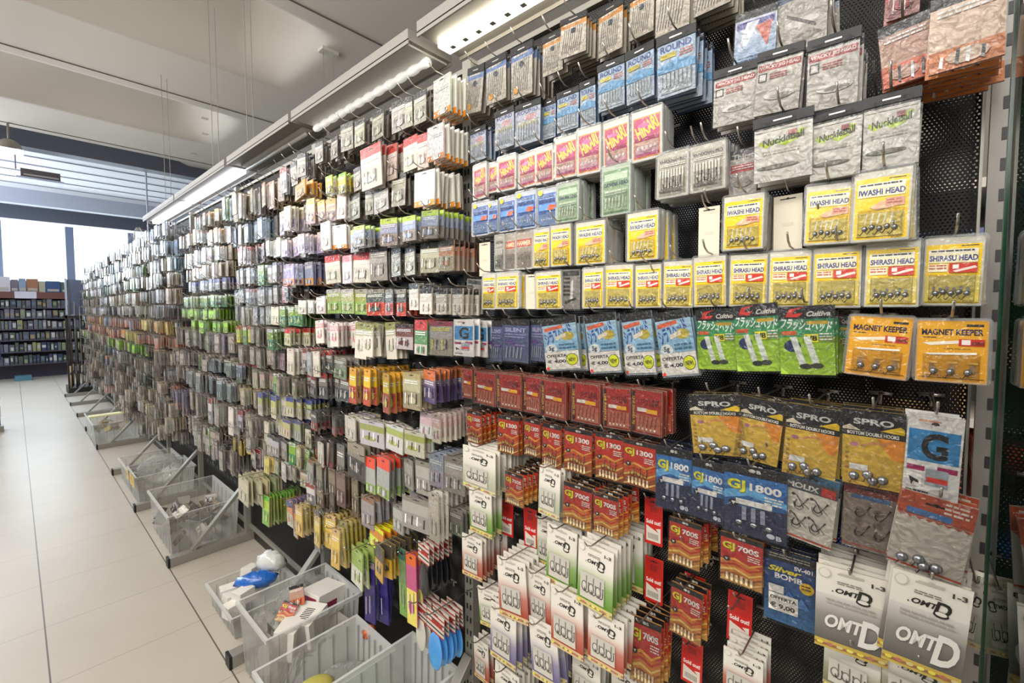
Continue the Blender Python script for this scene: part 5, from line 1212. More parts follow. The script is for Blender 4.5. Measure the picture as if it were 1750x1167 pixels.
(9,3.366,1.559,0.063,0.145,0.915,7,'grey_bag',0),
(9,3.458,1.563,0.07,0.132,0.906,8,'stripe_box',0),
(9,3.549,1.568,0.076,0.119,0.958,9,'stripe_box',4.48454),
(9,3.649,1.56,0.066,0.138,0.9,8,'stripe_box',0),
(9,3.74,1.564,0.072,0.125,0.933,8,'stripe_box',0),
(9,3.84,1.568,0.062,0.144,0.94,7,'green_bag',-4.07216),
(9,3.931,1.56,0.068,0.131,0.92,8,'stripe_box',0),
(9,4.023,1.565,0.075,0.118,0.91,9,'stripe_box',0),
(9,4.122,1.569,0.064,0.137,0.963,7,'stripe_box',-2.62887),
(9,4.214,1.561,0.071,0.124,0.904,8,'stripe_box',0),
(9,4.313,1.565,0.06,0.143,0.938,6,'black_bag',0),
(9,4.405,1.569,0.067,0.13,0.945,8,'stripe_box',-1.18557),
(9,4.496,1.562,0.073,0.118,0.925,9,'stripe_box',0),
(9,4.596,1.566,0.063,0.137,0.915,7,'stripe_box',0),
(10,3.786,1.385,0.071,0.101,0.962,7,'stripe_box',0),
(10,3.88,1.389,0.06,0.117,0.953,6,'stripe_box',-4.89691),
(10,3.966,1.381,0.067,0.106,0.937,7,'stripe_box',0),
(10,4.06,1.385,0.073,0.122,0.944,8,'green_bag',2.73196),
(10,4.146,1.389,0.063,0.112,0.974,6,'stripe_box',-3.45361),
(10,4.232,1.382,0.069,0.101,0.914,7,'stripe_box',0),
(10,4.325,1.386,0.076,0.117,0.967,8,'stripe_box',4.17526),
(10,4.411,1.378,0.065,0.106,0.908,7,'stripe_box',0),
(10,4.505,1.382,0.072,0.122,0.942,7,'black_bag',0),
(10,4.591,1.386,0.061,0.111,0.949,6,'stripe_box',-4.38144),
(10,4.677,1.378,0.068,0.1,0.929,7,'stripe_box',0),
(10,4.771,1.383,0.074,0.116,0.919,8,'stripe_box',0),
(10,3.311,1.411,0.071,0.043,0.947,7,'stripe_box',1.59794),
(10,3.414,1.416,0.061,0.05,0.98,6,'stripe_box',-4.58763),
(10,3.509,1.408,0.067,0.045,0.938,7,'stripe_box',0),
(10,3.604,1.412,0.074,0.041,0.967,8,'stripe_box',3.04124),
(10,3.707,1.404,0.063,0.048,0.907,6,'stripe_box',0),
(11,3.062,1.381,0.075,0.086,0.917,9,'greyblue_bag',0),
(11,3.158,1.385,0.065,0.099,0.969,8,'greyblue_bag',-2.21649),
(11,3.245,1.377,0.071,0.09,0.911,8,'greyblue_bag',0),
(11,3.341,1.382,0.061,0.104,0.944,7,'green_bag',-4.58763),
(11,3.429,1.386,0.067,0.095,0.952,8,'greyblue_bag',-0.773196),
(11,3.517,1.378,0.074,0.085,0.931,9,'greyblue_bag',0),
(11,3.612,1.382,0.063,0.099,0.922,7,'greyblue_bag',-3.14433),
(11,3.7,1.374,0.07,0.09,0.924,8,'greyblue_bag',0),
(11,3.796,1.379,0.076,0.103,0.916,9,'black_bag',0),
(11,3.938,1.246,0.069,0.09,0.925,7,'stripe_box',0),
(11,4.037,1.25,0.075,0.104,0.977,8,'stripe_box',3.86598),
(11,4.128,1.242,0.065,0.095,0.919,7,'stripe_box',0),
(11,4.226,1.246,0.071,0.109,0.952,7,'stripe_box',0),
(11,4.317,1.25,0.061,0.099,0.959,6,'stripe_box',-4.69072),
(11,4.408,1.243,0.067,0.089,0.939,7,'stripe_box',0),
(11,4.506,1.247,0.074,0.104,0.929,8,'stripe_box',2.93814),
(11,4.597,1.251,0.063,0.094,0.982,6,'stripe_box',-3.24742),
(11,4.695,1.243,0.07,0.109,0.923,7,'stripe_box',0),
(11,4.786,1.247,0.076,0.099,0.957,8,'stripe_box',4.38144),
(12,3.264,1.246,0.073,0.121,0.915,9,'greyblue_bag',0),
(12,3.359,1.25,0.063,0.14,0.967,7,'greyblue_bag',-3.45361),
(12,3.445,1.242,0.069,0.127,0.909,8,'greyblue_bag',0),
(12,3.54,1.247,0.076,0.147,0.942,9,'greyblue_bag',0),
(12,3.626,1.251,0.065,0.133,0.949,8,'greyblue_bag',-2.01031),
(12,3.713,1.243,0.072,0.12,0.929,8,'greyblue_bag',0),
(12,3.807,1.247,0.061,0.14,0.919,7,'greyblue_bag',-4.38144),
(12,3.894,1.251,0.068,0.126,0.972,8,'greyblue_bag',-0.56701),
(12,3.989,1.244,0.074,0.146,0.913,9,'greyblue_bag',0),
(12,4.075,1.248,0.064,0.133,0.947,7,'greyblue_bag',-2.93814),
(12,4.162,1.24,0.07,0.119,0.904,8,'greyblue_bag',0),
(12,4.256,1.244,0.076,0.139,0.934,9,'greyblue_bag',0),
(12,4.343,1.248,0.066,0.126,0.924,8,'greyblue_bag',-1.49485),
(13,3.252,1.093,0.073,0.18,0.917,7,'white_card',0),
(13,3.337,1.098,0.063,0.164,0.946,5,'browngrey_bag',-3.5567),
(13,3.423,1.09,0.069,0.148,0.887,6,'browngrey_bag',0),
(13,3.517,1.094,0.075,0.172,0.939,7,'browngrey_bag',0),
(13,3.602,1.098,0.065,0.156,0.93,6,'browngrey_bag',-2.1134),
(13,3.696,1.09,0.071,0.179,0.914,6,'redsilver_spoon',0),
(13,3.781,1.095,0.061,0.163,0.921,5,'browngrey_bag',0),
(13,3.867,1.099,0.067,0.147,0.951,6,'browngrey_bag',-0.670103),
(13,3.96,1.091,0.074,0.171,0.891,7,'browngrey_bag',0),
(13,4.046,1.095,0.063,0.155,0.944,5,'browngrey_bag',-3.04124),
(13,4.14,1.099,0.07,0.178,0.935,6,'grey_bag',0.773196),
(13,4.225,1.092,0.076,0.162,0.919,7,'browngrey_bag',0),
(14,3.578,0.868,0.07,0.141,0.924,6,'browngrey_bag',0),
(14,3.668,0.873,0.076,0.127,0.915,7,'browngrey_bag',4.38144),
(14,3.765,0.865,0.066,0.147,0.917,6,'green_bag',0),
(14,3.854,0.869,0.072,0.134,0.909,6,'browngrey_bag',0),
(14,3.943,0.873,0.062,0.12,0.942,5,'browngrey_bag',-4.17526),
(14,4.04,0.865,0.068,0.14,0.9,6,'browngrey_bag',0),
(14,4.13,0.869,0.074,0.127,0.929,7,'browngrey_bag',0),
(14,4.227,0.874,0.064,0.146,0.92,5,'white_card',-2.73196),
(14,4.316,0.866,0.07,0.133,0.922,6,'browngrey_bag',0),
(15,3.235,0.81,0.069,0.158,0.906,6,'browngrey_bag',0),
(15,3.322,0.814,0.075,0.143,0.939,7,'browngrey_bag',3.76289),
(15,3.417,0.806,0.065,0.165,0.897,6,'black_bag',0),
(15,3.504,0.81,0.071,0.15,0.926,6,'browngrey_bag',0),
(15,3.591,0.814,0.061,0.135,0.917,5,'browngrey_bag',-4.79381),
(15,3.686,0.807,0.067,0.157,0.919,6,'browngrey_bag',0),
(15,3.773,0.811,0.073,0.142,0.911,7,'browngrey_bag',0),
(15,3.868,0.815,0.063,0.164,0.944,5,'redsilver_spoon',-3.35052),
(15,3.955,0.807,0.069,0.149,0.902,6,'browngrey_bag',0),
(15,4.043,0.811,0.076,0.134,0.931,7,'browngrey_bag',0),
(15,4.138,0.815,0.065,0.156,0.921,6,'browngrey_bag',-1.90722),
(12,4.427,1.041,0.075,0.199,0.91,6,'purple_red',0),
(12,4.522,1.045,0.082,0.181,0.943,6,'purple_red',1.90722),
(12,4.617,1.038,0.07,0.163,0.901,5,'purple_red',0)]
# row, y, z top, width, height, front x, packs on the peg, design, tilt
rows = {}
for e in DATA: rows.setdefault((bay_of(e[1]), e[0]), []).append(e)
for (b, r), L_ in sorted(rows.items()):
    L_.sort(key=lambda e: -e[1])
    for k, e in enumerate(L_): hang(e, k, 2 if b == 0 else 1 if b == 1 else 0)
# empty pegs of the nearest bay
for k, (y, z) in enumerate(((.355, 2.075), (.06, 2.10), (.06, 1.84), (.13, 1.88), (.55, 1.915), (.33, 1.93), (.44, 1.80), (.20, 1.44), (.32, 1.42), (.26, 1.09), (.09, 1.13), (.36, 1.20), (.28, 1.52), (.5, 1.56), (.70, 1.57), (.93, 1.53))):
    add_peg(y, z, .95, '%s from the top, nearest bay' % ORD[k], 0)
# the bays beyond, their rows continuing
FAR = [('silver_mix2', 'blue_silver', 'dark_bag', 'silver_mix'), ('orange_white', 'silver_mix2', 'grey_bag', 'blue_silver'), ('green_bag', 'silver_mix2', 'white_card', 'blue_silver'), ('grey_bag', 'silver_mix', 'green_bag', 'white_card'), ('browngrey_bag', 'silver_mix2', 'beige_bag', 'comb_bag'), ('white_card', 'browngrey_bag', 'silver_mix', 'grey_bag'), ('yellow_net', 'orange_bag', 'blue_silver', 'orange_bag'), ('orange_bag', 'orange_box', 'yellow_net', 'orange_bag'), ('stripe_box', 'comb_bag', 'lime_card', 'cream_lilac'), ('browngrey_bag', 'stripe_box', 'greyblue_bag', 'silver_mix'), ('greyblue_bag', 'browngrey_bag', 'beige_bag', 'purple_bag'), ('browngrey_bag', 'stripe_box', 'grey_bag', 'beige_bag'), ('beige_bag', 'browngrey_bag', 'stripe_box', 'comb_bag'), ('browngrey_bag', 'beige_bag', 'orange_bag', 'browngrey_bag'), ('stripe_box', 'browngrey_bag', 'greyblue_bag', 'beige_bag')]
for b in range(4, 10):
    y0, y1 = POST[b] + .05, POST[b+1] - .04; n = 11
    for r in range(15):
        z = 2.50 - r * .148; k = FAR[r][(b * 3 + r) % 4]
        if b == 4 and r == 6: k = 'yellow_net'
        if b == 5 and r == 8: k = 'lime_card'
        if b > 5 and r in (6, 7): k = 'orange_bag'
        if r > 12 and (b + r) % 3 == 0: continue
        for j in range(n):
            kk = k if (j // 3) % 2 == 0 else FAR[r][(b + j // 3) % 4]
            if R.random() < .12: kk = R.choice(('white_card', 'silver_mix', 'orange_bag', 'green_bag', 'black_bag', 'clear_lure', 'beige_bag'))
            y = y1 - (j + .5) * (y1 - y0) / n
            hang((r + 1, y, z + R.uniform(-.008, .008), D[kk]['w'] * R.uniform(.8, 1.15), min(D[kk]['h'] * R.uniform(.85, 1.25), .15), .93 + R.uniform(-.03, .09), R.choice((3, 4, 5)), kk, R.gauss(0, 3)), j, 0)
flush()
# ------------------------------------------------------------------ storage bins on the gondola feet
def bin_(x0, y0, x1, y1, h, z0, label, name='storage_bin'):
    o = link(name, None, loc=((x0+x1)/2, (y0+y1)/2, z0), label=label, cat='storage bin', group='clear plastic storage bins')
    a, b = (x1-x0)/2, (y1-y0)/2; s = .93; t = .003; mb = MB(); k = mb.m(BINP)
    def ring(f, z, e=0): return [(-a*f-e, -b*f-e, z), (a*f+e, -b*f-e, z), (a*f+e, b*f+e, z), (-a*f-e, b*f+e, z)]
    lv = [ring(s, .004), ring(1, h), ring(1, h, .012), ring(1, h-.018, .012)]
    for r_ in lv: mb.v += r_
    for q in range(3):
        for j in range(4): mb.f.append((q*4+j, q*4+(j+1) % 4, q*4+4+(j+1) % 4, q*4+4+j)); mb.mi.append(k)
    mb.f.append((3, 2, 1, 0)); mb.mi.append(k)
    for i in range(6):
        for sx in (-1, 1):
            f = -1 + 2*(i+.5)/6; mb.box(sx*a*.965-.002*sx-.002, f*b*.93-.002, .01, sx*a*.965+.004, f*b*.93+.002, h-.02, BINP)
    for i in range(6):
        for sy in (-1, 1):
            f = -1 + 2*(i+.5)/6; mb.box(f*a*.93-.002, sy*b*.965-.003, .01, f*a*.93+.002, sy*b*.965+.003, h-.02, BINP)
    put('shell', mb, o)
    return o
bin_(.665, 1.97, 1.08, 2.33, .34, .002, 'clear bin full of white cartons, beside the nearest visible foot')
bin_(.57, 1.53, .98, 1.82, .34, .002, 'clear bin partly cut off, between two other bins at the bottom')
bin_(.66, 1.24, 1.07, 1.52, .36, .002, 'clear bin with green bags, nearest to the camera')
bin_(.70, 2.56, 1.06, 3.00, .13, .002, 'low clear bin with white boxes and blue bag beyond a brace')
bin_(.665, 3.75, 1.09, 4.42, .30, .002, 'clear ribbed bin of packets standing against the silver brace')
bin_(.67, 4.98, 1.09, 5.40, .26, .002, 'clear bin with yellow price tags and a full polythene bag')
bin_(.67, 5.44, 1.09, 5.95, .22, .002, 'shallow clear bin behind the yellow-tagged bin')
bin_(.62, 7.52, 1.07, 8.50, .29, .002, 'long cloudy bin with green tag, farthest along the gondola')
# cartons: white boxes with printed ends
def carton(x, y, z, a, b, c, rot, label, end=None, mark=None, tilt=(0, 0)):
    m = pm('white_carton', 'e3ded4', .6); mb = MB(); mb.box(-a/2, -b/2, 0, a/2, b/2, c, m)
    o = put('carton', mb, loc=(x, y, z), rot=(rad(tilt[0]), rad(tilt[1]), rad(rot)), label=label, cat='carton', group='cartons in the bins', bevel=.0015)
    if end:
        e = MB(); e.box(-a/2-.0006, -b*.36, c*.15, -a/2, b*.36, c*.85, pm('print_' + end, end, .5)); e.box(-a*.36, -b/2-.0006, c*.15, a*.2, -b/2, c*.6, pm('print_' + end, end, .5)); put('printed_end', e, o)
    if mark:
        e = MB()
        for i in range(7): e.box(-a*.25+i*a*.07, -b*.2, c, -a*.25+i*a*.07+a*.03, b*.2, c+.0006, pm('print_dark', '3b3836', .5))
        put('barcode', e, o)
    return o
carton(.975, 2.15, .215, .16, .13, .12, 14, 'white carton with crimson end, topmost in the carton bin', end='8f1f45', tilt=(0, 8))
carton(.87, 2.045, .20, .14, .115, .12, 30, 'white carton with barcode leaning in the carton bin', mark=1, tilt=(0, -6))
carton(.765, 2.03, .19, .11, .09, .13, 42, 'small cream carton by the front corner of the bin', tilt=(6, 0))
carton(.98, 2.04, .05, .14, .12, .15, 5, 'white carton standing low in the carton bin')
carton(.78, 2.15, .01, .14, .12, .16, 20, 'white carton at the bottom under the fishy packets')
carton(.90, 2.22, .01, .13, .10, .19, -10, 'white carton below the clear polythene bag')
for i, (x, y, z, r_) in enumerate(((.745, 2.70, .06, 12), (.76, 2.79, .06, 5), (.775, 2.88, .06, -8), (.90, 2.93, .10, 35), (.80, 2.72, .10, 20))):
    carton(x, y, z, .09, .07, .07, r_, ['white box at the near corner of the low bin', 'white box second along the low bin edge', 'white box third along the low bin edge', 'white box tipped up beside the blue bag', 'white box lying on top by the blue bag'][i], tilt=(0, 10 * (i % 2)))
def crumple(name, x, y, z, a, b, c, mat, label, cat, rot=0, jit=.16, grp=None, nu=14):
    mb = MB(); mb.ell((0, 0, 0), a, b, c, mat, nu, 9, jit=jit); o = put(name, mb, smooth=True, loc=(x, y, z), rot=(0, 0, rad(rot)), label=label, cat=cat, group=grp); return o
crumple('plastic_bag', .88, 2.76, .17, .05, .11, .045, pm('blue_plastic', '2a6cc4', .25, coat=.6, bump=(30, .8)), 'bright blue plastic bag lying over the white boxes', 'plastic bag', 60)
crumple('plastic_bag', .98, 2.82, .21, .06, .09, .06, pm('white_plastic', 'd9d9d4', .35, coat=.4, bump=(25, .6)), 'white plastic bag with blue print beside the brace', 'plastic bag', 30)
crumple('plastic_bag', .93, 2.27, .27, .13, .06, .09, BAGP, 'crumpled clear polythene bag at the back of carton bin', 'plastic bag', 10)
crumple('plastic_bag', .74, 2.22, .24, .06, .07, .06, BAGP, 'small clear polythene bag by the front of carton bin', 'plastic bag')
crumple('plastic_bag', .83, 1.66, .20, .14, .09, .08, BAGP, 'clear bag inside the cut-off middle bin', 'plastic bag')
crumple('plastic_bag', .84, 1.37, .22, .15, .10, .06, pm('green_tint_plastic', '9fb89a', .25, coat=.5, bump=(20, .9)), 'pale green plastic bag in the nearest bin', 'plastic bag')
crumple('plastic_bag', .76, 1.40, .27, .07, .05, .03, pm('leaf_green_plastic', '5fae3c', .25, coat=.5, bump=(30, .8)), 'leaf green bag on top in the nearest bin', 'plastic bag', 30)
crumple('plastic_lid', .70, 1.62, .30, .075, .06, .03, pm('mustard_plastic', 'b3aa55', .4), 'mustard yellow rounded lid at the bottom edge', 'dish', jit=.01, nu=20)  # a rounded plastic lid, built as a flattened ellipsoid
crumple('plastic_bag', .86, 5.17, .25, .16, .15, .12, BAGP, 'big clear polythene bag bulging from yellow-tagged bin', 'plastic bag', jit=.1)
crumple('rubber_lure', 1.0, 1.74, .30, .03, .03, .02, pm('orange_plastic', 'c9673c', .4), 'orange and tan lure lump in the dark gap between bins', 'lure', jit=.3)
# loose packets in the bins
g_ = random.Random(5)
def loose(x, y, z, key, k, label, rot=None):
    d = D[key]; link('loose_pack', unit(key), None, (x, y, z), rot or (rad(g_.uniform(-70, 70)), rad(g_.uniform(-50, 50)), rad(g_.uniform(0, 360))), label, 'pack', 'loose packs in the bins', scale=(1, 1, .8))
loose(.815, 2.10, .365, 'gj_small', 0, 'red and white packet lying in the carton bin', (rad(-40), rad(25), rad(-40))); loose(.86, 2.16, .40, 'orange_bag', 1, 'orange fish print packet upright in the carton bin', (rad(-25), rad(-15), rad(-45))); loose(.72, 2.08, .31, 'steel_bag', 2, 'dark grey packet at the corner of the carton bin')
KS = ['clear_lure', 'browngrey_bag', 'white_card', 'grey_bag', 'beige_bag', 'comb_bag', 'silver_mix2', 'dark_jig', 'omtd_clear', 'stripe_box']
PL = ['by the front edge', 'in the middle', 'by the gondola side', 'near the brace', 'at the far edge', 'in the near corner']
for i in range(42): loose(.72 + .32 * g_.random(), 3.84 + .48 * g_.random(), .10 + .14 * g_.random() * (1 if i < 30 else 1.1), KS[i % 10], i, '%s packet thrown %s of the ribbed bin, %s down' % (D[KS[i % 10]]['look'], PL[i % 6], ORD[i // 6]))
for i in range(14): loose(.70 + .3 * g_.random(), 7.65 + .7 * g_.random(), .12 + .12 * g_.random(), ('comb_bag', 'yellow_net', 'beige_bag')[i % 3], i, '%s packet in the farthest cloudy bin, %s from near end' % (D[('comb_bag', 'yellow_net', 'beige_bag')[i % 3]]['look'], ORD[i]))
for i in range(12): loose(.72 + .3 * g_.random(), 5.5 + .38 * g_.random(), .08 + .08 * g_.random(), ('grey_bag', 'white_card', 'clear_lure')[i % 3], i, '%s packet in the shallow bin, %s from near end' % (D[('grey_bag', 'white_card', 'clear_lure')[i % 3]]['look'], ORD[i]))
for i in range(9): loose(.70 + .3 * g_.random(), 1.27 + .2 * g_.random(), .12 + .08 * g_.random(), ('clear_lure', 'green_white', 'white_card')[i % 3], i, '%s packet in the nearest bin, %s from front' % (D[('clear_lure', 'green_white', 'white_card')[i % 3]]['look'], ORD[i]))
# price tags on the bins
for i, (y, lab) in enumerate(((5.02, 'nearest'), (5.13, 'middle'), (5.30, 'farthest'))):
    c = Card(.085, .10, .001, 'e5c21c'); c.R(0, 0, 1, 1, 'e5c21c'); c.T('1,50', .15, .3, .85, .6, 'b58a14'); link('price_tag', c.mesh('price_tag', PAPER), None, (.648, y, .27), (0, 0, rad(-90)), 'yellow price tag, %s of three on a clear bin' % lab, 'price tag', 'yellow price tags')
c = Card(.06, .12, .001, '6aa43c'); c.R(0, 0, 1, .8, '5c9a34'); c.R(0, .8, 1, 1, 'd8d8cc'); link('price_tag', c.mesh('price_tag', PAPER), None, (.60, 7.56, .28), (0, 0, rad(-90)), 'green price tag on the farthest bin corner', 'price tag')
mb = MB(); mb.box(.62, 8.02, .292, 1.0, 8.16, .31, pm('pale_yellow_plastic', 'e3e2b0', .5)); put('tray', mb, label='pale yellow tray across the farthest bin', cat='tray')

# ------------------------------------------------------------------ far end: shelf wall, rods, side gondola
SHF = pm('dark_shelf_steel', '4b4654', .5, .2); WOOD = pm('brown_board', '6a4136', .6)
o = link('shelf_unit', None, label='tall dark shelf wall of packaged goods under the windows', cat='shelf unit')
mb = MB(); mb.box(-2.4, 16.75, 0, 1.6, 16.8, 2.15, SHF); put('back_panel', mb, o)
ZS = [.35, .66, .95, 1.22, 1.49, 1.75]
for i, z in enumerate(ZS): mb = MB(); mb.box(-2.4, 16.35, z, 1.6, 16.75, z + .025, SHF); put('shelf_board', mb, o)
mb = MB(); mb.box(-2.4, 16.32, 2.0, 1.6, 16.8, 2.16, WOOD); put('top_board', mb, o, label='brown wooden top board')
cols = ['3f4a44', '50545e', '35353f', '6a6a74', '48563f', '7d776c', '2f3a52', '5f6a5c', '84808a', '4a3f3c', '8b8a5c']
for r, z in enumerate(ZS):
    x = -1.4; k = 0; lb_ = ['a9a8ac', '7c8a70', '6a6478', '8f7c5c', '5a6a7c', '4c4a50', 'b8b6b0']
    while x < 1.5:
        w_ = g_.uniform(.045, .11); h_ = g_.uniform(.17, .225); c_ = g_.choice(cols if r < 4 else cols[:6]); mb = MB()
        mb.box(-w_/2*.92, -.08, 0, w_/2*.92, .08, h_, pm('pack_' + c_, c_, .45)); a_ = g_.uniform(.1, .4); b_ = g_.uniform(.5, .95); l_ = g_.choice(lb_); mb.box(-w_*g_.uniform(.2, .42), -.0815, h_*a_, w_*g_.uniform(.2, .42), -.08, h_*b_, pm('pack_label_' + l_, l_, .5))
        put('boxed_item', mb, loc=(x + w_/2, 16.45, z + .025), label='boxed item on the far shelf wall, %s shelf up, %s from left' % (ORD[r], ORD[k]), cat='box', group='boxed goods on the far shelf wall'); x += w_ + .008; k += 1
x = -.62
for k, (w_, h_, c_, lb) in enumerate(((.2, .36, '8f8f92', 'grey'), (.13, .34, 'b5b3b6', 'pale'), (.26, .36, 'c6bfc2', 'wide white'), (.12, .30, '6c6470', 'mauve'), (.12, .33, '8092a8', 'pale blue'), (.2, .33, '9a6a4a', 'orange-brown'), (.11, .26, 'a9a58a', 'cream'), (.26, .29, '35507c', 'dark blue'), (.26, .26, '4a5c50', 'dark green'), (.12, .2, 'a8505c', 'red'))):
    mb = MB(); mb.box(-w_/2, -.15, 0, w_/2, .15, h_, pm('top_' + c_, c_, .6)); mb.box(-w_*.4, -.152, h_*.1, w_*.4, -.15, h_*.3, pm('tape', 'b0a898', .6)); put('storage_box', mb, loc=(x + w_/2, 16.55, 2.16), label='%s box on top of the far shelf wall' % lb, cat='box', group='boxes on top of the far shelf wall'); x += w_ + .01
mb = MB(); mb.box(.05, 16.30, 2.0, .42, 16.315, 2.17, pm('white_board', 'c9c5cf', .6)); put('shelf_sign', mb, label='blank white sign on the brown top board', cat='sign')
# rod rack
o = link('rod_rack', None, label='dark rack of upright fishing rods at the gondola end', cat='rack')
mb = MB(); mb.box(.70, 12.55, 0, 1.24, 13.3, .14, DSTEEL); mb.box(.70, 12.6, 1.55, 1.24, 12.66, 1.60, DSTEEL); mb.box(.70, 13.2, 1.55, 1.24, 13.26, 1.60, DSTEEL); mb.box(.70, 12.6, 0, .73, 12.66, 1.6, DSTEEL); mb.box(1.21, 12.6, 0, 1.24, 12.66, 1.6, DSTEEL); put('frame', mb, o)
mb = MB(); mb.box(.74, 12.9, 1.62, 1.20, 13.2, 2.34, pm('smoked_panel', '5d6478', .2, coat=.5)); mb.box(.73, 12.88, 1.62, .76, 12.9, 2.36, LG); mb.box(1.18, 12.88, 1.62, 1.21, 12.9, 2.36, LG); put('display_case', mb, o)
rc = ['2a2522', '1c2a2a', '6f5a3c', '3c1f22', '26384a', 'a89878', '202022', '1f4038', '8a8378', '4a2c24']
for i in range(22):
    x = .74 + .021 * i; y = 12.6 + .14 * (i % 4); c_ = rc[i % 10]; h_ = g_.uniform(1.6, 2.15); mb = MB(); mb.tube([(0, 0, 0), (0, 0, .45)], .014, pm('cork', 'b59a74', .7) if i % 3 == 0 else pm('rod_' + c_, c_, .3), 6); mb.tube([(0, 0, .45), (0, 0, h_)], [.009, .003], pm('rod_' + c_, c_, .3), 6)
    ro_ = put('fishing_rod', mb, smooth=True, loc=(x, y, .14), label='fishing rod standing in the rack, %s from the aisle side' % ORD[i], cat='fishing rod', group='fishing rods in the rack'); mb = MB(); mb.ell((0, -.03, .3), .022, .02, .03, pm('reel', '55524e', .3, .6), 8, 5); put('reel', mb, ro_, smooth=True)
# side gondola at the left edge
o = link('low_gondola', None, label='low display at the left edge with blue board', cat='display stand')
mb = MB(); mb.box(-.85, 9.6, .08, -.17, 9.66, 1.45, DSTEEL); mb.box(-.85, 9.5, 0, -.14, 9.7, .08, STEEL); put('frame', mb, o); mb = MB(); mb.box(-.8, 9.56, 1.02, -.13, 9.6, 1.42, pm('blue_board', '1c3c78', .5)); put('blue_board', mb, o, label='deep blue board')
for i, (z, c_) in enumerate(((.86, '4a3f38'), (.66, '2f3238'), (.46, '8a3c2c'), (.22, 'c9c4c0'))):
    mb = MB(); mb.box(-.06, -.03, 0, .06, .03, .15, pm('left_' + c_, c_, .5)); mb.box(-.04, -.031, .04, .04, -.03, .1, pm('pack_label', 'a9a8ac', .5)); put('hanging_box', mb, loc=(-.22, 9.52, z), label='%s boxed item hanging on the low left display' % ('brown', 'black', 'red', 'white')[i], cat='box')
mb = MB(); mb.box(-.02, 16.0, 0, .26, 16.2, .12, pm('teal_plastic', '4f7f8e', .4)); mb.box(-.01, 16.01, .12, .25, 16.19, .13, pm('teal_lid', '3a6470', .4)); put('crate', mb, label='small teal crate on the floor at the far end', cat='crate', bevel=.01)
# things hung from the ceiling
WL = pm('pendant_enamel', '8a8676', .4); o = link('pendant_lamp', None, label='old hanging lamp at the top left edge', cat='pendant lamp')
mb = MB(); mb.tube([(.05, 9.0, 4.19), (.05, 9.0, 3.95)], .012, WL, 8); mb.tube([(.05, 9.0, 3.97), (.05, 9.0, 3.93), (.05, 9.0, 3.84)], [.05, .10, .14], WL, 16); put('lamp_shade', mb, o, smooth=True); mb = MB(); mb.box(-.08, 8.88, 3.82, .18, 9.12, 3.84, pm('lamp_glass', 'f4f4ff', .3, emit='e8edff', es=1.2)); put('lamp_glass', mb, o)
mb = MB(); mb.tube([(.12, 10.8, 4.3), (.12, 10.8, 3.98)], .008, DK, 6); mb.box(.17, 10.7, 3.86, .62, 10.95, 3.99, pm('brown_metal', '5e5250', .4, .3)); mb.box(.12, 10.68, 3.83, .66, 10.97, 3.86, LG); mb.box(.2, 10.69, 3.885, .6, 10.7, 3.91, pm('heater_strip', 'a59a94', .4)); put('ceiling_heater', mb, label='brown ceiling heater box hung near the far beam', cat='heater')  # plain pale strip along the heater front
crumple('plastic_bag', 1.12, 7.45, 2.66, .05, .06, .11, BAGP, 'clear plastic bag standing on top of the gondola far end', 'plastic bag')
mb = MB(); mb.tube([(1.62, 9.9, 2.9), (1.62, 9.9, 4.3)], .012, LG, 6); put('ceiling_rod', mb, label='thin vertical rod below the white ribbed ceiling', cat='rod')
for i, (x, y) in enumerate(((1.9, 7.5), (1.75, 6.9), (2.0, 8.6))): mb = MB(); mb.box(x-.04, y-.02, 4.185, x+.04, y+.02, 4.2, pm('white_bracket', 'd8d4c8', .6)); put('ceiling_bracket', mb, label='small white bracket on the ceiling, %s from camera' % ORD[i], cat='bracket', group='small ceiling brackets')
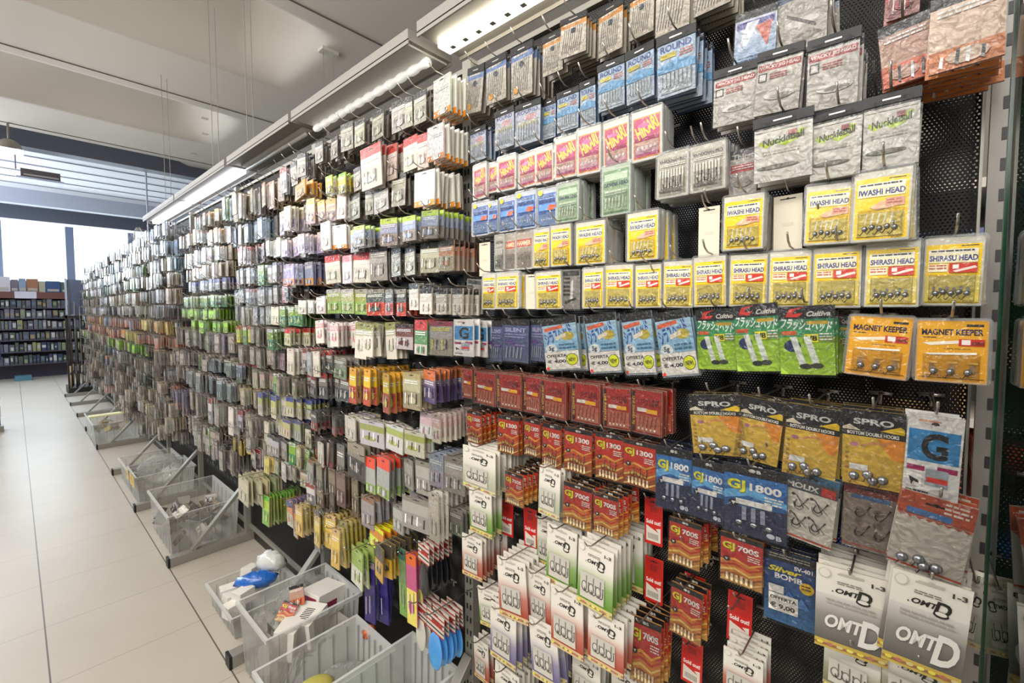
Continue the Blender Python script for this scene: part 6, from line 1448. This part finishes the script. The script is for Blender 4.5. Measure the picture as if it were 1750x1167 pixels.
# ------------------------------------------------------------------ shelving seen past the near end
o = link('back_shelving', None, label='white-edged shelving seen through the glass at the near end', cat='shelf unit')
mb = MB(); mb.box(2.42, -1.4, .1, 2.45, .35, 2.6, pm('grey_back_board', '7a756c', .7)); put('back_panel', mb, o)
for z in (2.10, 1.735, 1.345, 1.06, .62): mb = MB(); mb.box(2.02, -1.4, z, 2.42, .35, z + .03, pm('shelf_white', 'c9c4ba', .5)); put('shelf_board', mb, o)
mb = MB(); mb.box(2.0, .32, 0, 2.06, .36, 2.7, STEEL); mb.box(2.0, -.31, 0, 2.04, -.27, 2.7, STEEL); put('upright', mb, o)
def stack(z0, z1, y0, y1, n, m, cs, nm, lab, cat):
    for a in range(n):
        for b in range(m):
            yy = y0 + (y1-y0)*(a+.5)/n; zz = z0 + (z1-z0)*b/m; wy = (y1-y0)/n*.44; hz = (z1-z0)/m*.92; c_ = cs[(a*3+b) % len(cs)]
            mb = MB(); mb.box(-.1, -wy, 0, .1, wy, hz, pm('rs_' + c_, c_, .4, coat=.3)); mb.box(-.101, -wy*.6, hz*.3, -.1, wy*.6, hz*.7, pm('pack_label2', 'd5d0c8', .5)); put(nm, mb, loc=(2.16, yy, zz), label='%s, %s column, %s up' % (lab, ORD[a], ORD[b]), cat=cat, group=lab, bevel=.004)
stack(1.09, 1.30, -1.2, .2, 8, 4, ['b8442c', 'd0ccc8', 'c4582c', '8a2c24'], 'striped_packet', 'orange-red packet on the shelf behind the glass', 'packet')
stack(.65, 1.0, -1.2, .2, 6, 2, ['2a4a9c', '3a60b8', '24407c'], 'blue_bag', 'blue bag low on the shelf behind the glass', 'bag')
stack(1.765, 2.0, -1.2, .2, 9, 1, ['4a5a8c', '8a8c94', '6a6a74'], 'tub', 'tub of blue and yellow floats behind the glass', 'tub')
for i in range(4):
    y = -1.0 + i * .33; mb = MB(); mb.box(-.12, -.13, 0, .12, .13, .26, pm('pine_wood', 'b5905a', .6)); mb.box(-.121, -.09, .03, -.12, .09, .16, pm('dark_opening', '2c2622', .7)); mb.box(-.122, -.1, .19, -.121, .02, .23, pm('pack_label2', 'd5d0c8', .5)); put('wooden_dispenser', mb, loc=(2.2, y, 1.375), label='pale wooden dispenser box behind the glass, %s along' % ORD[i], cat='box', group='wooden dispenser boxes', bevel=.003)
for i in range(8):
    mb = MB(); mb.ell((0, 0, 0), .03, .04, .05, pm(('float_y', 'float_g')[i % 2], ('c9c43c', '8aa85c')[i % 2], .4), 8, 6); mb.tube([(0, 0, .05), (0, 0, .09)], .002, WIRE, 4); put('float', mb, smooth=True, loc=(2.3, -1.1 + i * .17, 1.68 - .0), label='round hanging float behind the glass, %s along' % ORD[i], cat='float', group='round floats behind the glass')
